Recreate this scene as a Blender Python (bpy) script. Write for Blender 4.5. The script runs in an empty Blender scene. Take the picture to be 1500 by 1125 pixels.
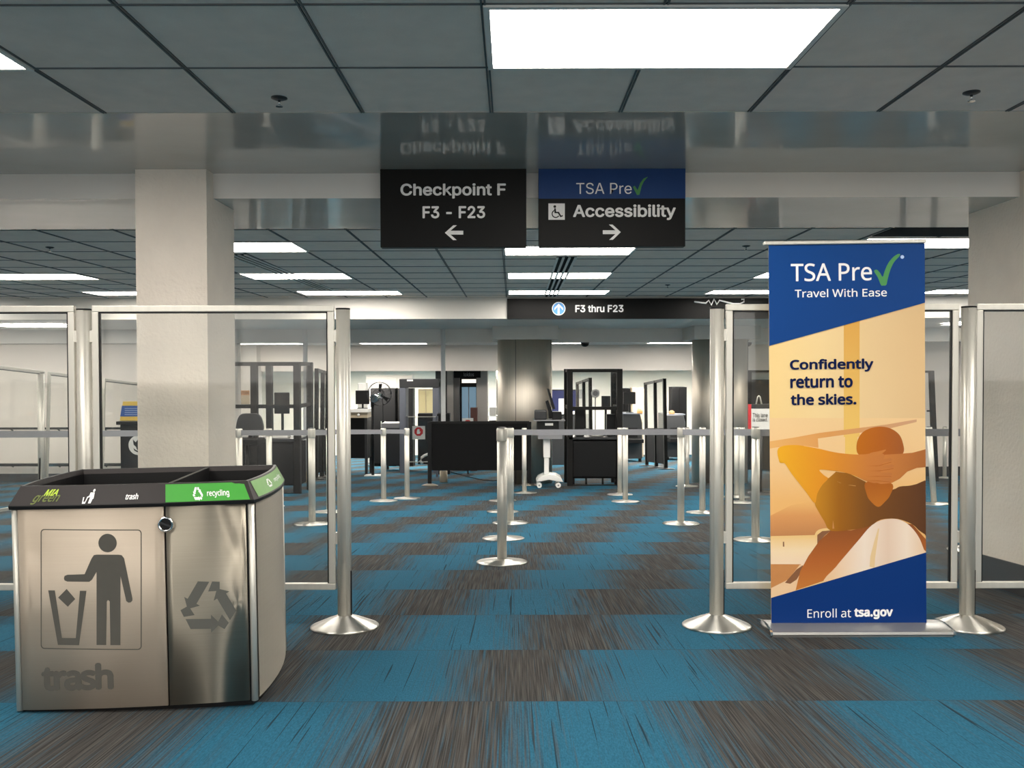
import bpy, bmesh, math, random
from mathutils import Vector, Matrix, Euler
random.seed(7)
S = bpy.context.scene
COL = S.collection
PI = math.pi
def R(a): return math.radians(a)

# ------------------------------------------------------------------ camera, world, exposure
ZC = 1.045                       # eye height above the carpet under the camera
F = 1250.0                       # focal length in pixels of the 1500 x 1125 frame
SLOPE = 0.0696                   # the checkpoint floor is a ramp running down, away from the camera
cam_data = bpy.data.cameras.new('camera')
cam_data.sensor_width = 36.0
cam_data.lens = 36.0*F/1500.0
cam_data.clip_start = 0.05
cam = bpy.data.objects.new('camera', cam_data)
cam.location = (0, 0, ZC)
cam.rotation_mode = 'XYZ'
PITCH = math.atan(22.5/F)
ROLL = R(0.13)
cam.matrix_world = Matrix.Translation((0,0,ZC)) @ Matrix.Rotation(PI/2-PITCH, 4, 'X') @ Matrix.Rotation(-ROLL, 4, 'Z')
COL.objects.link(cam)
S.camera = cam
w = bpy.data.worlds.new('world'); S.world = w; w.use_nodes = True
w.node_tree.nodes['Background'].inputs[0].default_value = (1.0, 0.95, 0.88, 1)
w.node_tree.nodes['Background'].inputs[1].default_value = 2.2
S.view_settings.view_transform = 'Standard'
S.view_settings.look = 'None'
S.view_settings.gamma = 1.0
S.view_settings.use_curve_mapping = False
S.view_settings.exposure = 0.25
LIGHT_W = 22.0                    # emission of the ceiling light diffusers
S.cycles.max_bounces = 10
S.cycles.transparent_max_bounces = 24
S.cycles.sample_clamp_indirect = 4.0

CM = cam.matrix_world.to_3x3()
CL = Vector((0,0,ZC))
def ray(px, py): return CM @ Vector(((px-750.0)/F, (562.5-py)/F, -1.0))
def at(px, py, d):
    r = ray(px, py); return CL + r*(d/r.y)
def fz(y): return -SLOPE*y
def ground(px, py):
    r = ray(px, py); t = -ZC/(r.z+SLOPE*r.y)
    return CL + r*t
def gx(px, d):                    # point on the ramp at distance d under pixel column px
    p = at(px, 640, d); return Vector((p.x, d, fz(d)))

# ------------------------------------------------------------------ materials
MATS = {}
def nmat(name):
    m = bpy.data.materials.new(name); m.use_nodes = True
    nt = m.node_tree; return m, nt, nt.nodes, nt.links, nt.nodes['Principled BSDF']
def simple(name, col, rough=0.5, metal=0.0, noise=0.0, scale=(30,30,30), bump=0.0, bscale=None, rvar=0.0, spec=None, coat=0.0, aniso=0.0):
    if name in MATS: return MATS[name]
    m, nt, N, L, b = nmat(name)
    b.inputs['Base Color'].default_value = (*col, 1)
    b.inputs['Roughness'].default_value = rough
    b.inputs['Metallic'].default_value = metal
    if spec is not None: b.inputs['Specular IOR Level'].default_value = spec
    if coat: b.inputs['Coat Weight'].default_value = coat
    if aniso:
        b.inputs['Anisotropic'].default_value = aniso; b.inputs['Anisotropic Rotation'].default_value = .25
        tg = N.new('ShaderNodeTangent'); tg.direction_type = 'RADIAL'; tg.axis = 'Z'; L.new(tg.outputs[0], b.inputs['Tangent'])
    tc = N.new('ShaderNodeTexCoord'); mp = N.new('ShaderNodeMapping')
    L.new(tc.outputs['Object'], mp.inputs[0]); mp.inputs['Scale'].default_value = scale
    nz = N.new('ShaderNodeTexNoise'); nz.inputs['Scale'].default_value = 1.0; nz.inputs['Detail'].default_value = 4
    L.new(mp.outputs[0], nz.inputs['Vector'])
    mr = N.new('ShaderNodeMapRange'); L.new(nz.outputs['Fac'], mr.inputs[0])
    mr.inputs[1].default_value = .3; mr.inputs[2].default_value = .7
    mr.inputs[3].default_value = 1-max(noise,.02); mr.inputs[4].default_value = 1+max(noise,.02)
    mx = N.new('ShaderNodeVectorMath'); mx.operation = 'SCALE'
    mx.inputs[0].default_value = col; L.new(mr.outputs[0], mx.inputs['Scale'])
    L.new(mx.outputs[0], b.inputs['Base Color'])
    if rvar:
        m2 = N.new('ShaderNodeMapRange'); L.new(nz.outputs['Fac'], m2.inputs[0])
        m2.inputs[1].default_value=.3; m2.inputs[2].default_value=.7
        m2.inputs[3].default_value = rough-rvar; m2.inputs[4].default_value = rough+rvar
        L.new(m2.outputs[0], b.inputs['Roughness'])
    if bump:
        n2 = N.new('ShaderNodeTexNoise'); n2.inputs['Scale'].default_value = bscale or 60; n2.inputs['Detail'].default_value = 3
        L.new(tc.outputs['Object'], n2.inputs['Vector'])
        bp = N.new('ShaderNodeBump'); bp.inputs['Strength'].default_value = bump; bp.inputs['Distance'].default_value = 0.01
        L.new(n2.outputs['Fac'], bp.inputs['Height']); L.new(bp.outputs[0], b.inputs['Normal'])
    MATS[name] = m; return m
def emit(name, col, st):
    if name in MATS: return MATS[name]
    m, nt, N, L, b = nmat(name)
    b.inputs['Base Color'].default_value = (.8,.8,.8,1) if st > 2 else (.05,.05,.05,1)
    b.inputs['Emission Color'].default_value = (*col,1); b.inputs['Emission Strength'].default_value = st
    MATS[name] = m; return m
def glassmat(name, tint, gloss=1.0, film=0.0, filmcol=(.8,.8,.8)):
    m, nt, N, L, b = nmat(name); N.remove(b)
    out = N['Material Output']
    tr = N.new('ShaderNodeBsdfTransparent'); tr.inputs[0].default_value = (*tint,1)
    gl = N.new('ShaderNodeBsdfGlossy'); gl.inputs['Roughness'].default_value = 0.03
    gl.inputs['Color'].default_value = (gloss,gloss,gloss,1)
    df = N.new('ShaderNodeBsdfDiffuse'); df.inputs[0].default_value = (*filmcol,1)
    # smears: patches where dirt on the pane scatters a little light
    tc = N.new('ShaderNodeTexCoord'); nz = N.new('ShaderNodeTexNoise'); nz.inputs['Scale'].default_value = 2.2; nz.inputs['Detail'].default_value = 2
    L.new(tc.outputs['Object'], nz.inputs['Vector'])
    mr = N.new('ShaderNodeMapRange'); L.new(nz.outputs['Fac'], mr.inputs[0])
    mr.inputs[1].default_value=.45; mr.inputs[2].default_value=.7; mr.inputs[3].default_value = film*.4; mr.inputs[4].default_value = film
    m1 = N.new('ShaderNodeMixShader'); L.new(mr.outputs[0], m1.inputs[0]); L.new(tr.outputs[0], m1.inputs[1]); L.new(df.outputs[0], m1.inputs[2])
    fr = N.new('ShaderNodeFresnel'); fr.inputs['IOR'].default_value = 1.45
    ge = N.new('ShaderNodeNewGeometry')      # one reflection per pane: the inner faces add none
    ff = math_(N, L, 'MULTIPLY', fr.outputs[0], math_(N, L, 'SUBTRACT', 1.0, ge.outputs['Backfacing']))
    m2 = N.new('ShaderNodeMixShader'); L.new(ff, m2.inputs[0]); L.new(m1.outputs[0], m2.inputs[1]); L.new(gl.outputs[0], m2.inputs[2])
    L.new(m2.outputs[0], out.inputs['Surface'])
    MATS[name] = m; return m
def math_(N, L, op, a, b=None, c=None):
    n = N.new('ShaderNodeMath'); n.operation = op
    for i, v in enumerate((a, b, c)):
        if v is None: continue
        if hasattr(v, 'is_output') or hasattr(v, 'links'): L.new(v, n.inputs[i])
        else: n.inputs[i].default_value = v
    return n.outputs[0]
def carpet():
    m, nt, N, L, b = nmat('carpet_tiles')
    g = N.new('ShaderNodeNewGeometry'); sx = N.new('ShaderNodeSeparateXYZ'); L.new(g.outputs['Position'], sx.inputs[0])
    X, Y = sx.outputs['X'], sx.outputs['Y']
    M = lambda op, a, b=None, c=None: math_(N, L, op, a, b, c)
    row = M('FLOOR', M('DIVIDE', M('SUBTRACT', Y, 3.237), .753))
    wn = N.new('ShaderNodeTexWhiteNoise'); wn.noise_dimensions = '1D'; L.new(row, wn.inputs['W'])
    jit = M('MULTIPLY', M('SUBTRACT', wn.outputs['Value'], .5), .07)
    ph = M('DIVIDE', M('SUBTRACT', X, M('ADD', M('MULTIPLY', row, .285), M('ADD', jit, .62))), 1.14)
    t = M('COSINE', M('MULTIPLY', ph, 2*PI))
    def streak(sxx, syy, det=2):
        cb = N.new('ShaderNodeCombineXYZ'); L.new(M('MULTIPLY', X, sxx), cb.inputs[0]); L.new(M('MULTIPLY', Y, syy), cb.inputs[1]); L.new(M('MULTIPLY', row, 3.7), cb.inputs[2])
        nz = N.new('ShaderNodeTexNoise'); nz.inputs['Scale'].default_value = 1; nz.inputs['Detail'].default_value = det
        L.new(cb.outputs[0], nz.inputs['Vector']); return nz.outputs['Fac']
    def rng(v, a0, a1, b0, b1):
        mr = N.new('ShaderNodeMapRange'); L.new(v, mr.inputs[0])
        for i, q in enumerate((a0,a1,b0,b1)): mr.inputs[i+1].default_value = q
        return mr.outputs[0]
    s1 = streak(150, 2.4, 4)
    mask = rng(M('ADD', t, M('MULTIPLY', M('SUBTRACT', s1, .5), 3.4)), -.75, .70, 0, 1)
    s2 = streak(230, 2.6, 3)
    def mix(f, c0, c1):
        x = N.new('ShaderNodeMix'); x.data_type = 'RGBA'
        if hasattr(f, 'links'): L.new(f, x.inputs[0])
        else: x.inputs[0].default_value = f
        for i, c in ((6,c0),(7,c1)):
            if hasattr(c, 'links'): L.new(c, x.inputs[i])
            else: x.inputs[i].default_value = (*c,1)
        return x.outputs[2]
    grey = mix(rng(s2, .38, .70, 0, 1), (.024,.023,.022), (.078,.073,.067))
    s4 = streak(220, 60, 2)
    blue = mix(rng(s4, .3, .7, 0, 1), (.012,.075,.122), (.020,.112,.178))
    s3 = streak(120, 1.5, 0)
    slit = rng(s3, .735, .76, 0, .9)
    blue = mix(slit, blue, (.008,.022,.032))
    colr = mix(mask, grey, blue)
    # seam between tile rows
    fr = M('FRACT', M('DIVIDE', M('SUBTRACT', Y, 3.237), .753))
    seam = rng(M('ABSOLUTE', M('SUBTRACT', fr, .5)), .492, .498, 0, .5)
    colr = mix(seam, colr, (.03,.035,.04))
    L.new(colr, b.inputs['Base Color']); b.inputs['Roughness'].default_value = .95
    b.inputs['Specular IOR Level'].default_value = .1
    bp = N.new('ShaderNodeBump'); bp.inputs['Strength'].default_value = .35; bp.inputs['Distance'].default_value = .004
    L.new(s4, bp.inputs['Height']); L.new(bp.outputs[0], b.inputs['Normal'])
    return m
def grad_mat(name, axis, lo, hi, stops):
    """ink of a printed picture: colour ramp along one axis of the panel"""
    m, nt, N, L, b = nmat(name)
    tc = N.new('ShaderNodeTexCoord'); sx = N.new('ShaderNodeSeparateXYZ'); L.new(tc.outputs['Object'], sx.inputs[0])
    mr = N.new('ShaderNodeMapRange'); L.new(sx.outputs[axis], mr.inputs[0]); mr.inputs[1].default_value = lo; mr.inputs[2].default_value = hi
    cr = N.new('ShaderNodeValToRGB'); L.new(mr.outputs[0], cr.inputs[0])
    while len(cr.color_ramp.elements) < len(stops): cr.color_ramp.elements.new(.5)
    for e, (p, c) in zip(cr.color_ramp.elements, stops): e.position = p; e.color = (*(q*.84 for q in c), 1)
    L.new(cr.outputs[0], b.inputs['Base Color']); b.inputs['Roughness'].default_value = .45; b.inputs['Specular IOR Level'].default_value = .12
    return m
def srgb(r, g, b_):
    f = lambda c: (c/255/12.92) if c/255 <= .04045 else ((c/255+.055)/1.055)**2.4
    return (f(r), f(g), f(b_))

M_carpet = carpet()
M_tile = simple('mineral_ceiling_tile', (.90,.79,.71), .9, noise=.04, scale=(9,9,9), bump=.15, bscale=220)
M_grid = simple('ceiling_grid_metal', (.10,.105,.11), .6)
M_soffit = simple('gloss_grey_soffit_paint', (.50,.475,.44), .16, noise=.08, scale=(1.3,2,1), spec=.9, coat=.5)
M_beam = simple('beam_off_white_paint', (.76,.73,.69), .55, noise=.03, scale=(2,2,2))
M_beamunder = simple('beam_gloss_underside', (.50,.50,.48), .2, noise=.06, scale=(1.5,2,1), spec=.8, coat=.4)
M_stucco = simple('beige_stucco', (.90,.81,.71), .8, noise=.05, scale=(3,3,3), bump=.55, bscale=40)
M_wall = simple('warm_white_wall_paint', (.84,.78,.72), .6, noise=.03, scale=(1,1,1))
M_cream = simple('cream_wall_paint', (.88,.85,.76), .7, noise=.03, scale=(1,1,1))
M_bulk = simple('white_bulkhead_paint', (.70,.67,.62), .5, noise=.03, scale=(1,1,1))
M_greyband = simple('grey_soffit_paint', (.80,.78,.74), .35, noise=.04, scale=(1,1,1))
M_base = simple('dark_vinyl_baseboard', (.03,.03,.032), .5)
M_alu = simple('satin_aluminium', (.58,.57,.53), .34, 1.0, noise=.05, scale=(60,60,1.5), rvar=.07)
M_alum = simple('pale_anodised_aluminium', (.64,.62,.56), .42, .55, noise=.04, scale=(40,40,1.5))
M_spun = simple('spun_aluminium', (.60,.585,.54), .38, 1.0, noise=.03, scale=(3,3,60), aniso=.88)
M_panel = simple('brightened_door_steel', (.40,.338,.27), .5, .22, noise=.03, scale=(2,2,500), aniso=.9)  # door steel made less metallic, its even brightness set in the base colour
M_steel = simple('brushed_stainless', (.37,.335,.275), .5, .88, noise=.05, scale=(2,2,500), rvar=.02, aniso=.9)
M_steelcol = simple('brushed_steel_cladding', (.80,.73,.63), .48, 1.0, noise=.06, scale=(120,120,.8), rvar=.05)
M_etch = simple('etched_grey_ink', (.10,.095,.083), .55, 0, spec=.15)
M_etchlight = simple('worn_grey_ink', (.115,.112,.098), .5, .2)
M_black = simple('black_plastic', (.008,.008,.0085), .42, spec=.25)
M_blackm = simple('black_matte', (.006,.006,.0065), .8, spec=.15)
M_rim = simple('charcoal_rim_plastic', (.026,.022,.022), .45, spec=.3)
M_blackframe = simple('black_powder_coat', (.010,.0095,.009), .5, spec=.2)
M_dgrey = simple('dark_grey_metal', (.032,.033,.035), .4, .2)
M_mgrey = simple('mid_grey_plastic', (.22,.22,.23), .5)
M_slate = simple('slate_blue_grey_plastic', (.12,.13,.16), .45)
M_white = simple('white_plastic', (.78,.77,.74), .4)
M_whitew = simple('white_ink', (.85,.85,.85), .5)
M_signblack = simple('sign_black_face', (.007,.007,.007), .45, spec=.12)
M_signblue = simple('sign_blue_face', (.008,.045,.17), .45, spec=.2)
M_signtext = simple('sign_white_vinyl', (.88,.86,.84), .5)
M_green = simple('check_green', (.045,.26,.06), .5)
M_lime = simple('lime_green_decal', (.04,.30,.028), .5)
M_olive = simple('side_green_decal', (.15,.32,.095), .5)
M_mia = simple('yellow_green_ink', (.45,.62,.05), .5)
M_miadk = simple('dark_olive_ink', (.12,.15,.03), .5)
M_navy = simple('navy_ink', (.003,.009,.055), .55, spec=.1)
M_red = simple('red_ink', (.60,.02,.025), .5)
M_belt = simple('grey_webbing_belt', (.30,.30,.32), .8, noise=.06, scale=(20,20,200))
M_bluepanel = simple('royal_blue_panel', (.012,.022,.13), .5)
M_tan = simple('tan_laminate', (.48,.40,.29), .6)
M_brown = simple('red_brown_laminate', (.085,.03,.022), .6)
M_amber = emit('amber_beacon_lens', (1,.45,.1), .9)
M_light = emit('lit_light_diffuser', (1.0,.935,.85), LIGHT_W)
M_lightfar = emit('bright_light_diffuser', (1.0,.94,.84), LIGHT_W*4.2)
M_frame = simple('white_light_frame', (.82,.80,.76), .5)
M_chrome = simple('polished_chrome', (.8,.8,.8), .08, 1.0)
M_glass = glassmat('clear_partition_glass', (.97,.975,.965), 1.0, .03)
M_plexi = glassmat('smoked_plexiglass', (.90,.90,.90), .9, .02)
M_windowblue = emit('daylight_beyond_glass_door', (.25,.42,.55), .45)
M_yellow = simple('yellow_ink', (.75,.52,.10), .5)
M_cardblue = simple('blue_card_ink', (.03,.10,.34), .5)
M_orange = simple('caution_orange_ink', (.50,.26,.12), .6)
M_rubber = simple('black_rubber', (.012,.012,.012), .8)
M_greytape = simple('frosted_white_strip', (.75,.75,.75), .4)

# ------------------------------------------------------------------ mesh helpers
def BM(): return bmesh.new()
def box(bm, x0, x1, y0, y1, z0, z1, mi=0):
    v = [bm.verts.new((x, y, z)) for z in (z0, z1) for y in (y0, y1) for x in (x0, x1)]
    for f in ((0,2,3,1),(4,5,7,6),(0,1,5,4),(2,6,7,3),(0,4,6,2),(1,3,7,5)):
        fc = bm.faces.new([v[i] for i in f]); fc.material_index = mi
    return v
def lathe(bm, prof, c=(0,0,0), seg=28, mi=0, mat=None, rfun=None):
    rings = []
    for r, z in prof:
        ring = []
        for i in range(seg):
            a = 2*PI*i/seg; rr = r*(rfun(i) if rfun else 1)
            p = Vector((rr*math.cos(a), rr*math.sin(a), z))
            if mat: p = mat @ p
            ring.append(bm.verts.new(p+Vector(c)))
        rings.append(ring)
    for a, b in zip(rings, rings[1:]):
        for i in range(seg):
            f = bm.faces.new((a[i], a[(i+1)%seg], b[(i+1)%seg], b[i])); f.material_index = mi; f.smooth = True
    for ring, flip in ((rings[0], True), (rings[-1], False)):
        f = bm.faces.new(ring[::-1] if flip else ring); f.material_index = mi
def cyl(bm, c, r, z0, z1, seg=24, mi=0): lathe(bm, [(r,z0),(r,z1)], c, seg, mi)
def cyl_axis(bm, p0, p1, r, r2=None, seg=16, mi=0):
    p0, p1 = Vector(p0), Vector(p1); d = p1-p0
    q = d.to_track_quat('Z', 'Y').to_matrix()
    lathe(bm, [(r,0),(r if r2 is None else r2, d.length)], p0, seg, mi, q)
def tube(bm, pts, r, seg=8, mi=0):
    pts = [Vector(p) for p in pts]; rings = []
    for i, p in enumerate(pts):
        t = (pts[min(i+1,len(pts)-1)]-pts[max(i-1,0)]).normalized()
        q = t.to_track_quat('Z', 'Y').to_matrix()
        rings.append([bm.verts.new(p+q@Vector((r*math.cos(2*PI*k/seg), r*math.sin(2*PI*k/seg), 0))) for k in range(seg)])
    for a, b in zip(rings, rings[1:]):
        for k in range(seg):
            f = bm.faces.new((a[k], a[(k+1)%seg], b[(k+1)%seg], b[k])); f.smooth = True; f.material_index = mi
    bm.faces.new(rings[0][::-1]).material_index = mi; bm.faces.new(rings[-1]).material_index = mi
def prism(bm, pts, a0, a1, mi=0, fn=None):
    """polygon pts (u,v) in the XZ plane, extruded in Y from a0 (back) to a1 (front)"""
    fn = fn or (lambda u, v, a: (u, a, v))
    A = [bm.verts.new(fn(u, v, a0)) for u, v in pts]; B = [bm.verts.new(fn(u, v, a1)) for u, v in pts]
    n = len(pts)
    try:
        bm.faces.new(A).material_index = mi; bm.faces.new(B[::-1]).material_index = mi
    except ValueError: pass
    for i in range(n):
        bm.faces.new((A[i], B[i], B[(i+1)%n], A[(i+1)%n])).material_index = mi
def circ(cx, cz, r, n=24, a0=0, a1=2*PI, rz=None):
    rz = rz or r
    return [(cx+r*math.cos(a0+(a1-a0)*i/n), cz+rz*math.sin(a0+(a1-a0)*i/n)) for i in range(n)]
def obj(name, bm, mats, parent=None, loc=None, rot=None, bevel=0, smooth=False):
    bmesh.ops.recalc_face_normals(bm, faces=bm.faces)
    me = bpy.data.meshes.new(name); bm.to_mesh(me); bm.free()
    o = bpy.data.objects.new(name, me); COL.objects.link(o)
    for m in (mats if isinstance(mats, (list, tuple)) else [mats]): me.materials.append(m)
    if parent: o.parent = parent
    if loc is not None: o.location = loc
    if rot is not None: o.rotation_euler = rot
    if smooth:
        for p in me.polygons: p.use_smooth = True
    if bevel:
        b = o.modifiers.new('bevel', 'BEVEL'); b.width = bevel; b.segments = 2; b.limit_method = 'ANGLE'; b.angle_limit = R(50)
    return o
def tag(o, label, cat, group=None):
    o['label'] = label; o['category'] = cat
    if group: o['group'] = group
    return o
def thing(name, label, cat, loc=(0,0,0), rot=(0,0,0), group=None):
    o = bpy.data.objects.new(name, None); COL.objects.link(o)
    o.location = loc; o.rotation_euler = rot; o.empty_display_size = .1
    return tag(o, label, cat, group)
def struct(name, bm, mats, **k):
    o = obj(name, bm, mats, **k); o['kind'] = 'structure'; return o
def mat_of(t):
    return Matrix.Translation(t.location) @ Euler(t.rotation_euler).to_matrix().to_4x4()
def plane_uv(t, px, py, ylocal=0.0):
    """pixel -> (x, z) on the plane y = ylocal of thing t"""
    inv = mat_of(t).inverted(); o = inv @ CL; d = (inv.to_3x3() @ ray(px, py))
    k = (ylocal-o.y)/d.y; p = o+d*k
    return p.x, p.z
import os
def _face(f):
    try: return bpy.data.fonts.load(os.path.join(bpy.utils.system_resource('DATAFILES', path='fonts'), f))
    except Exception: return None      # Blender's built-in face otherwise
GROTESK = _face('Inter.woff2'); HUMANIST = _face('NotoSansHebrew-Regular.woff2')
FACE = [GROTESK]
def text_geom(s, bold=0.0, space=1.0):
    cu = bpy.data.curves.new('tmp', 'FONT'); cu.body = s; cu.size = 1; cu.space_character = space
    if FACE[0]: cu.font = FACE[0]
    cu.resolution_u = 4
    o = bpy.data.objects.new('tmp', cu); COL.objects.link(o)
    dg = bpy.context.evaluated_depsgraph_get()
    me = bpy.data.meshes.new_from_object(o.evaluated_get(dg))
    vs = [v.co.copy() for v in me.vertices]; fs = [tuple(p.vertices) for p in me.polygons]
    bpy.data.objects.remove(o); bpy.data.curves.remove(cu); bpy.data.meshes.remove(me)
    if bold > 0:                        # heavier strokes: the outline struck again around itself
        n0 = len(vs); v0 = list(vs); f0 = list(fs)
        for k in range(8):
            d = Vector((bold*math.cos(PI*k/4), bold*math.sin(PI*k/4), 0)); o0 = len(vs)
            d.z = .00004*(k+1)      # each strike lies just proud of the last
            vs += [v+d for v in v0]; fs += [tuple(i+o0 for i in f) for f in f0]
    return vs, fs
def text_into(bm, s, box_, fn, bold=0.0, mi=0, space=1.0, shear=0.0):
    """text s stretched to box_=(u0,u1,v0,v1); fn(u,v)->3D point"""
    vs, fs = text_geom(s, bold, space)
    if shear:
        for v in vs: v.x += shear*v.y
    x0 = min(v.x for v in vs); x1 = max(v.x for v in vs); y0 = min(v.y for v in vs); y1 = max(v.y for v in vs)
    u0, u1, v0, v1 = box_
    nv = [bm.verts.new(fn(u0+(v.x-x0)/(x1-x0)*(u1-u0), v0+(v.y-y0)/(y1-y0)*(v1-v0))) for v in vs]
    for q, v in zip(nv, vs): q.co.y -= v.z
    for f in fs:
        try: bm.faces.new([nv[i] for i in f]).material_index = mi
        except ValueError: pass
def poly_into(bm, pts, fn, mi=0):
    vs = [bm.verts.new(fn(u, v)) for u, v in pts]
    f = bm.faces.new(vs); f.material_index = mi; f.normal_update()
    bmesh.ops.triangulate(bm, faces=[f])
def flat(name, bm, mats, parent):
    # decals: keep faces pointing at the viewer side (-Y local)
    bm.normal_update()
    for f in bm.faces:
        if f.normal.y > 0: f.normal_flip()
    me = bpy.data.meshes.new(name); bm.to_mesh(me); bm.free()
    o = bpy.data.objects.new(name, me); COL.objects.link(o); o.parent = parent
    for m in (mats if isinstance(mats, (list, tuple)) else [mats]): me.materials.append(m)
    return o
def copy_tree(src, label, loc, rot=None, group=None):
    r = src.copy(); COL.objects.link(r); r.location = loc
    if rot is not None: r.rotation_euler = rot
    r['label'] = label
    if group: r['group'] = group
    for ch in list(src.children):
        c = ch.copy(); COL.objects.link(c); c.parent = r
        for g in list(ch.children):
            d = g.copy(); COL.objects.link(d); d.parent = c
    return r

# ------------------------------------------------------------------ the setting
XW = 12.0; YB = -6.0; YE = 33.0
ZN = ZC+1.216      # near ceiling
ZBM = ZC+1.058     # beam underside
ZK = ZC+1.10       # ceiling of the queueing hall
ZU = ZC+.765       # underside beyond the bulkhead
ZF = ZC+.517       # lower edge of the grey fascia
Z3 = ZC+.56        # ceiling by the far header
ZH = ZC-.05        # header soffit and screening room ceiling
b = BM()
v = [b.verts.new(p) for p in ((-XW,YB,fz(YB)),(XW,YB,fz(YB)),(XW,YE,fz(YE)),(-XW,YE,fz(YE)))]
v2 = [b.verts.new(q.co-Vector((0,0,.3))) for q in v]
b.faces.new(v); b.faces.new(v2[::-1])
for i in range(4): b.faces.new((v[i], v2[i], v2[(i+1)%4], v[(i+1)%4]))
struct('floor', b, M_carpet)
def slab(name, x0,x1,y0,y1,z0,z1,m):
    b = BM(); box(b,x0,x1,y0,y1,z0,z1); return struct(name,b,m)
slab('ceiling', -XW,XW,YB,4.06,ZN,ZN+.2,M_tile)
slab('ceiling_soffit', -XW,XW,4.06,5.31,ZN-.004,ZN+.2,M_soffit)
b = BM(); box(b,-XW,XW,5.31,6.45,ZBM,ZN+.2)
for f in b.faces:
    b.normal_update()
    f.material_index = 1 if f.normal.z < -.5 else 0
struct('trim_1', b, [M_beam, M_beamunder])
slab('ceiling_hall', -XW,XW,6.45,13.1,ZK,ZK+.2,M_tile)
b = BM(); box(b,-XW,XW,13.1,13.3,ZU,ZK+.2); struct('trim_2', b, M_bulk)
b = BM(); box(b,-XW,XW,13.5,16.8,ZU+.018,ZU+.2); box(b,-XW,XW,13.3,13.5,ZU+.06,ZU+.2); struct('ceiling_underside', b, M_greyband)
slab('trim_3', -XW,XW,16.8,17.0,ZF,ZU+.2,M_greyband)
slab('ceiling_far', -XW,XW,17.0,20.2,Z3,Z3+.2,M_greyband)
slab('wall_header', -6.6,XW,20.2,20.4,ZH,Z3+.2,M_wall)
slab('ceiling_screening', -XW,XW,20.4,YE,ZH,ZH+.2,M_cream)
slab('wall_back', -XW,XW,YE,YE+.2,fz(YE)-.1,ZH+.2,M_cream)
slab('wall_left', -XW-.2,-XW,YB,YE,fz(YE)-.3,ZN+.2,M_wall)
slab('wall_right', XW,XW+.2,YB,YE,fz(YE)-.3,ZN+.2,M_wall)
b = BM(); box(b,-XW,XW,YB-.2,YB,-.3,.75)
for x0, x1 in ((-XW,-9.5),(9.5,XW)): box(b,x0,x1,YB-.2,YB,.75,ZN+.2)
struct('wall_behind', b, M_wall)
b = BM()
for k in range(9): box(b,-9.5+k*2.36-.03,-9.5+k*2.36+.03,YB-.15,YB-.05,.75,ZN+.2)
box(b,-9.5,9.5,YB-.15,YB-.05,.75,.81)
struct('window_fill', b, M_alum)  # unseen window opening, added so world light fills the room from behind
slab('wall_hall_left', -XW,-5.45,16.95,17.15,fz(17.2)-.1,Z3,M_wall)
slab('wall_hall_right', 5.75,XW,18.2,18.4,fz(18.4)-.1,Z3,M_wall)
slab('wall_white_pier', -6.6,-5.95,19.9,20.3,fz(20.3)-.1,Z3,M_bulk)
slab('baseboard_left', -XW,-5.45,16.93,16.95,fz(17)-.02,fz(17)+.16,M_base)
slab('baseboard_right', 5.75,XW,18.18,18.2,fz(18.2)-.02,fz(18.2)+.2,M_base)
def ceiling_grid(name, y0, y1, z, ystart, xstart, xr, ystep=.61):
    b = BM(); k = -40
    x = xstart-.61*30
    while x < xr:
        if x > -xr:
            box(b, x-.0095, x-.003, y0, y1, z-.006, z+.002); box(b, x+.003, x+.0095, y0, y1, z-.006, z+.002)
        x += .61
    y = ystart-ystep*40
    while y < y1:
        if y > y0: box(b, -xr, xr, y-.004, y+.004, z-.0045, z+.002)
        y += ystep
    return struct(name, b, M_grid)
ceiling_grid('trim_4', YB, 4.06, ZN, 4.06, -.094, 8.5, .598)
ceiling_grid('trim_5', 6.45, 13.1, ZK, 7.35, -.08, 11, .61)
# stucco columns
def col_struct(name, x0,x1,y0,y1,ztop):
    b = BM(); box(b, x0,x1,y0,y1,fz(y1)-.05,ztop); return struct(name, b, M_stucco)
cl = at(200,470,5.19).x; cr = at(304,470,5.19).x
col_struct('wall_column_left', cl, cr, 5.19, 5.70, ZN-.004)
col_struct('wall_column_right', 3.15, 3.66, 5.19, 5.90, ZN-.004)
b = BM()
for y0, y1 in ((5.185, 5.90),):
    vs = box(b, 3.135, 3.15, y0, y1, 0, .19)
    for q in vs: q.co.z += fz(q.co.y)
struct('baseboard_column', b, M_base)
# round steel columns with square collars
def steel_column(px, name_n, label):
    p = gx(px, 16.3)
    b = BM(); lathe(b, [(.52,-.06),(.52, ZU-p.z)], (0,0,0), 48)
    o = struct('wall_steel_column_'+name_n, b, M_steelcol, loc=p)
    b = BM()
    for a in range(4):
        an = -PI/2-.35+a*PI/2; c, s = math.cos(an)*.521, math.sin(an)*.521
        box(b, c-.004, c+.004, s-.004, s+.004, 0, ZU-p.z)
    obj('panel_joint', b, M_dgrey, parent=o)
    b = BM(); box(b, -.61,.61,-.60,.60, ZF+.02-p.z, ZU+.02-p.z)
    obj('collar', b, M_bulk, parent=o)
    return o
steel_column(769, 'left', '')
steel_column(1054, 'right', '')
# white ceiling-to-floor poles
for px, lab in ((649.5,'white floor-to-ceiling pole rising behind the black fabric barrier'),(448,'white floor-to-ceiling pole seen through glass behind the left booth')):
    p = gx(px, 16.45)
    t = thing('white_pole', lab, 'pole', p)
    b = BM(); cyl(b,(0,0,0),.045,0,ZU-p.z,16); obj('shaft', b, M_whitew, parent=t)
    b = BM(); cyl(b,(0,0,0),.075,-.005,.22,16); obj('foot_sleeve', b, M_tan, parent=t)

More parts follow.
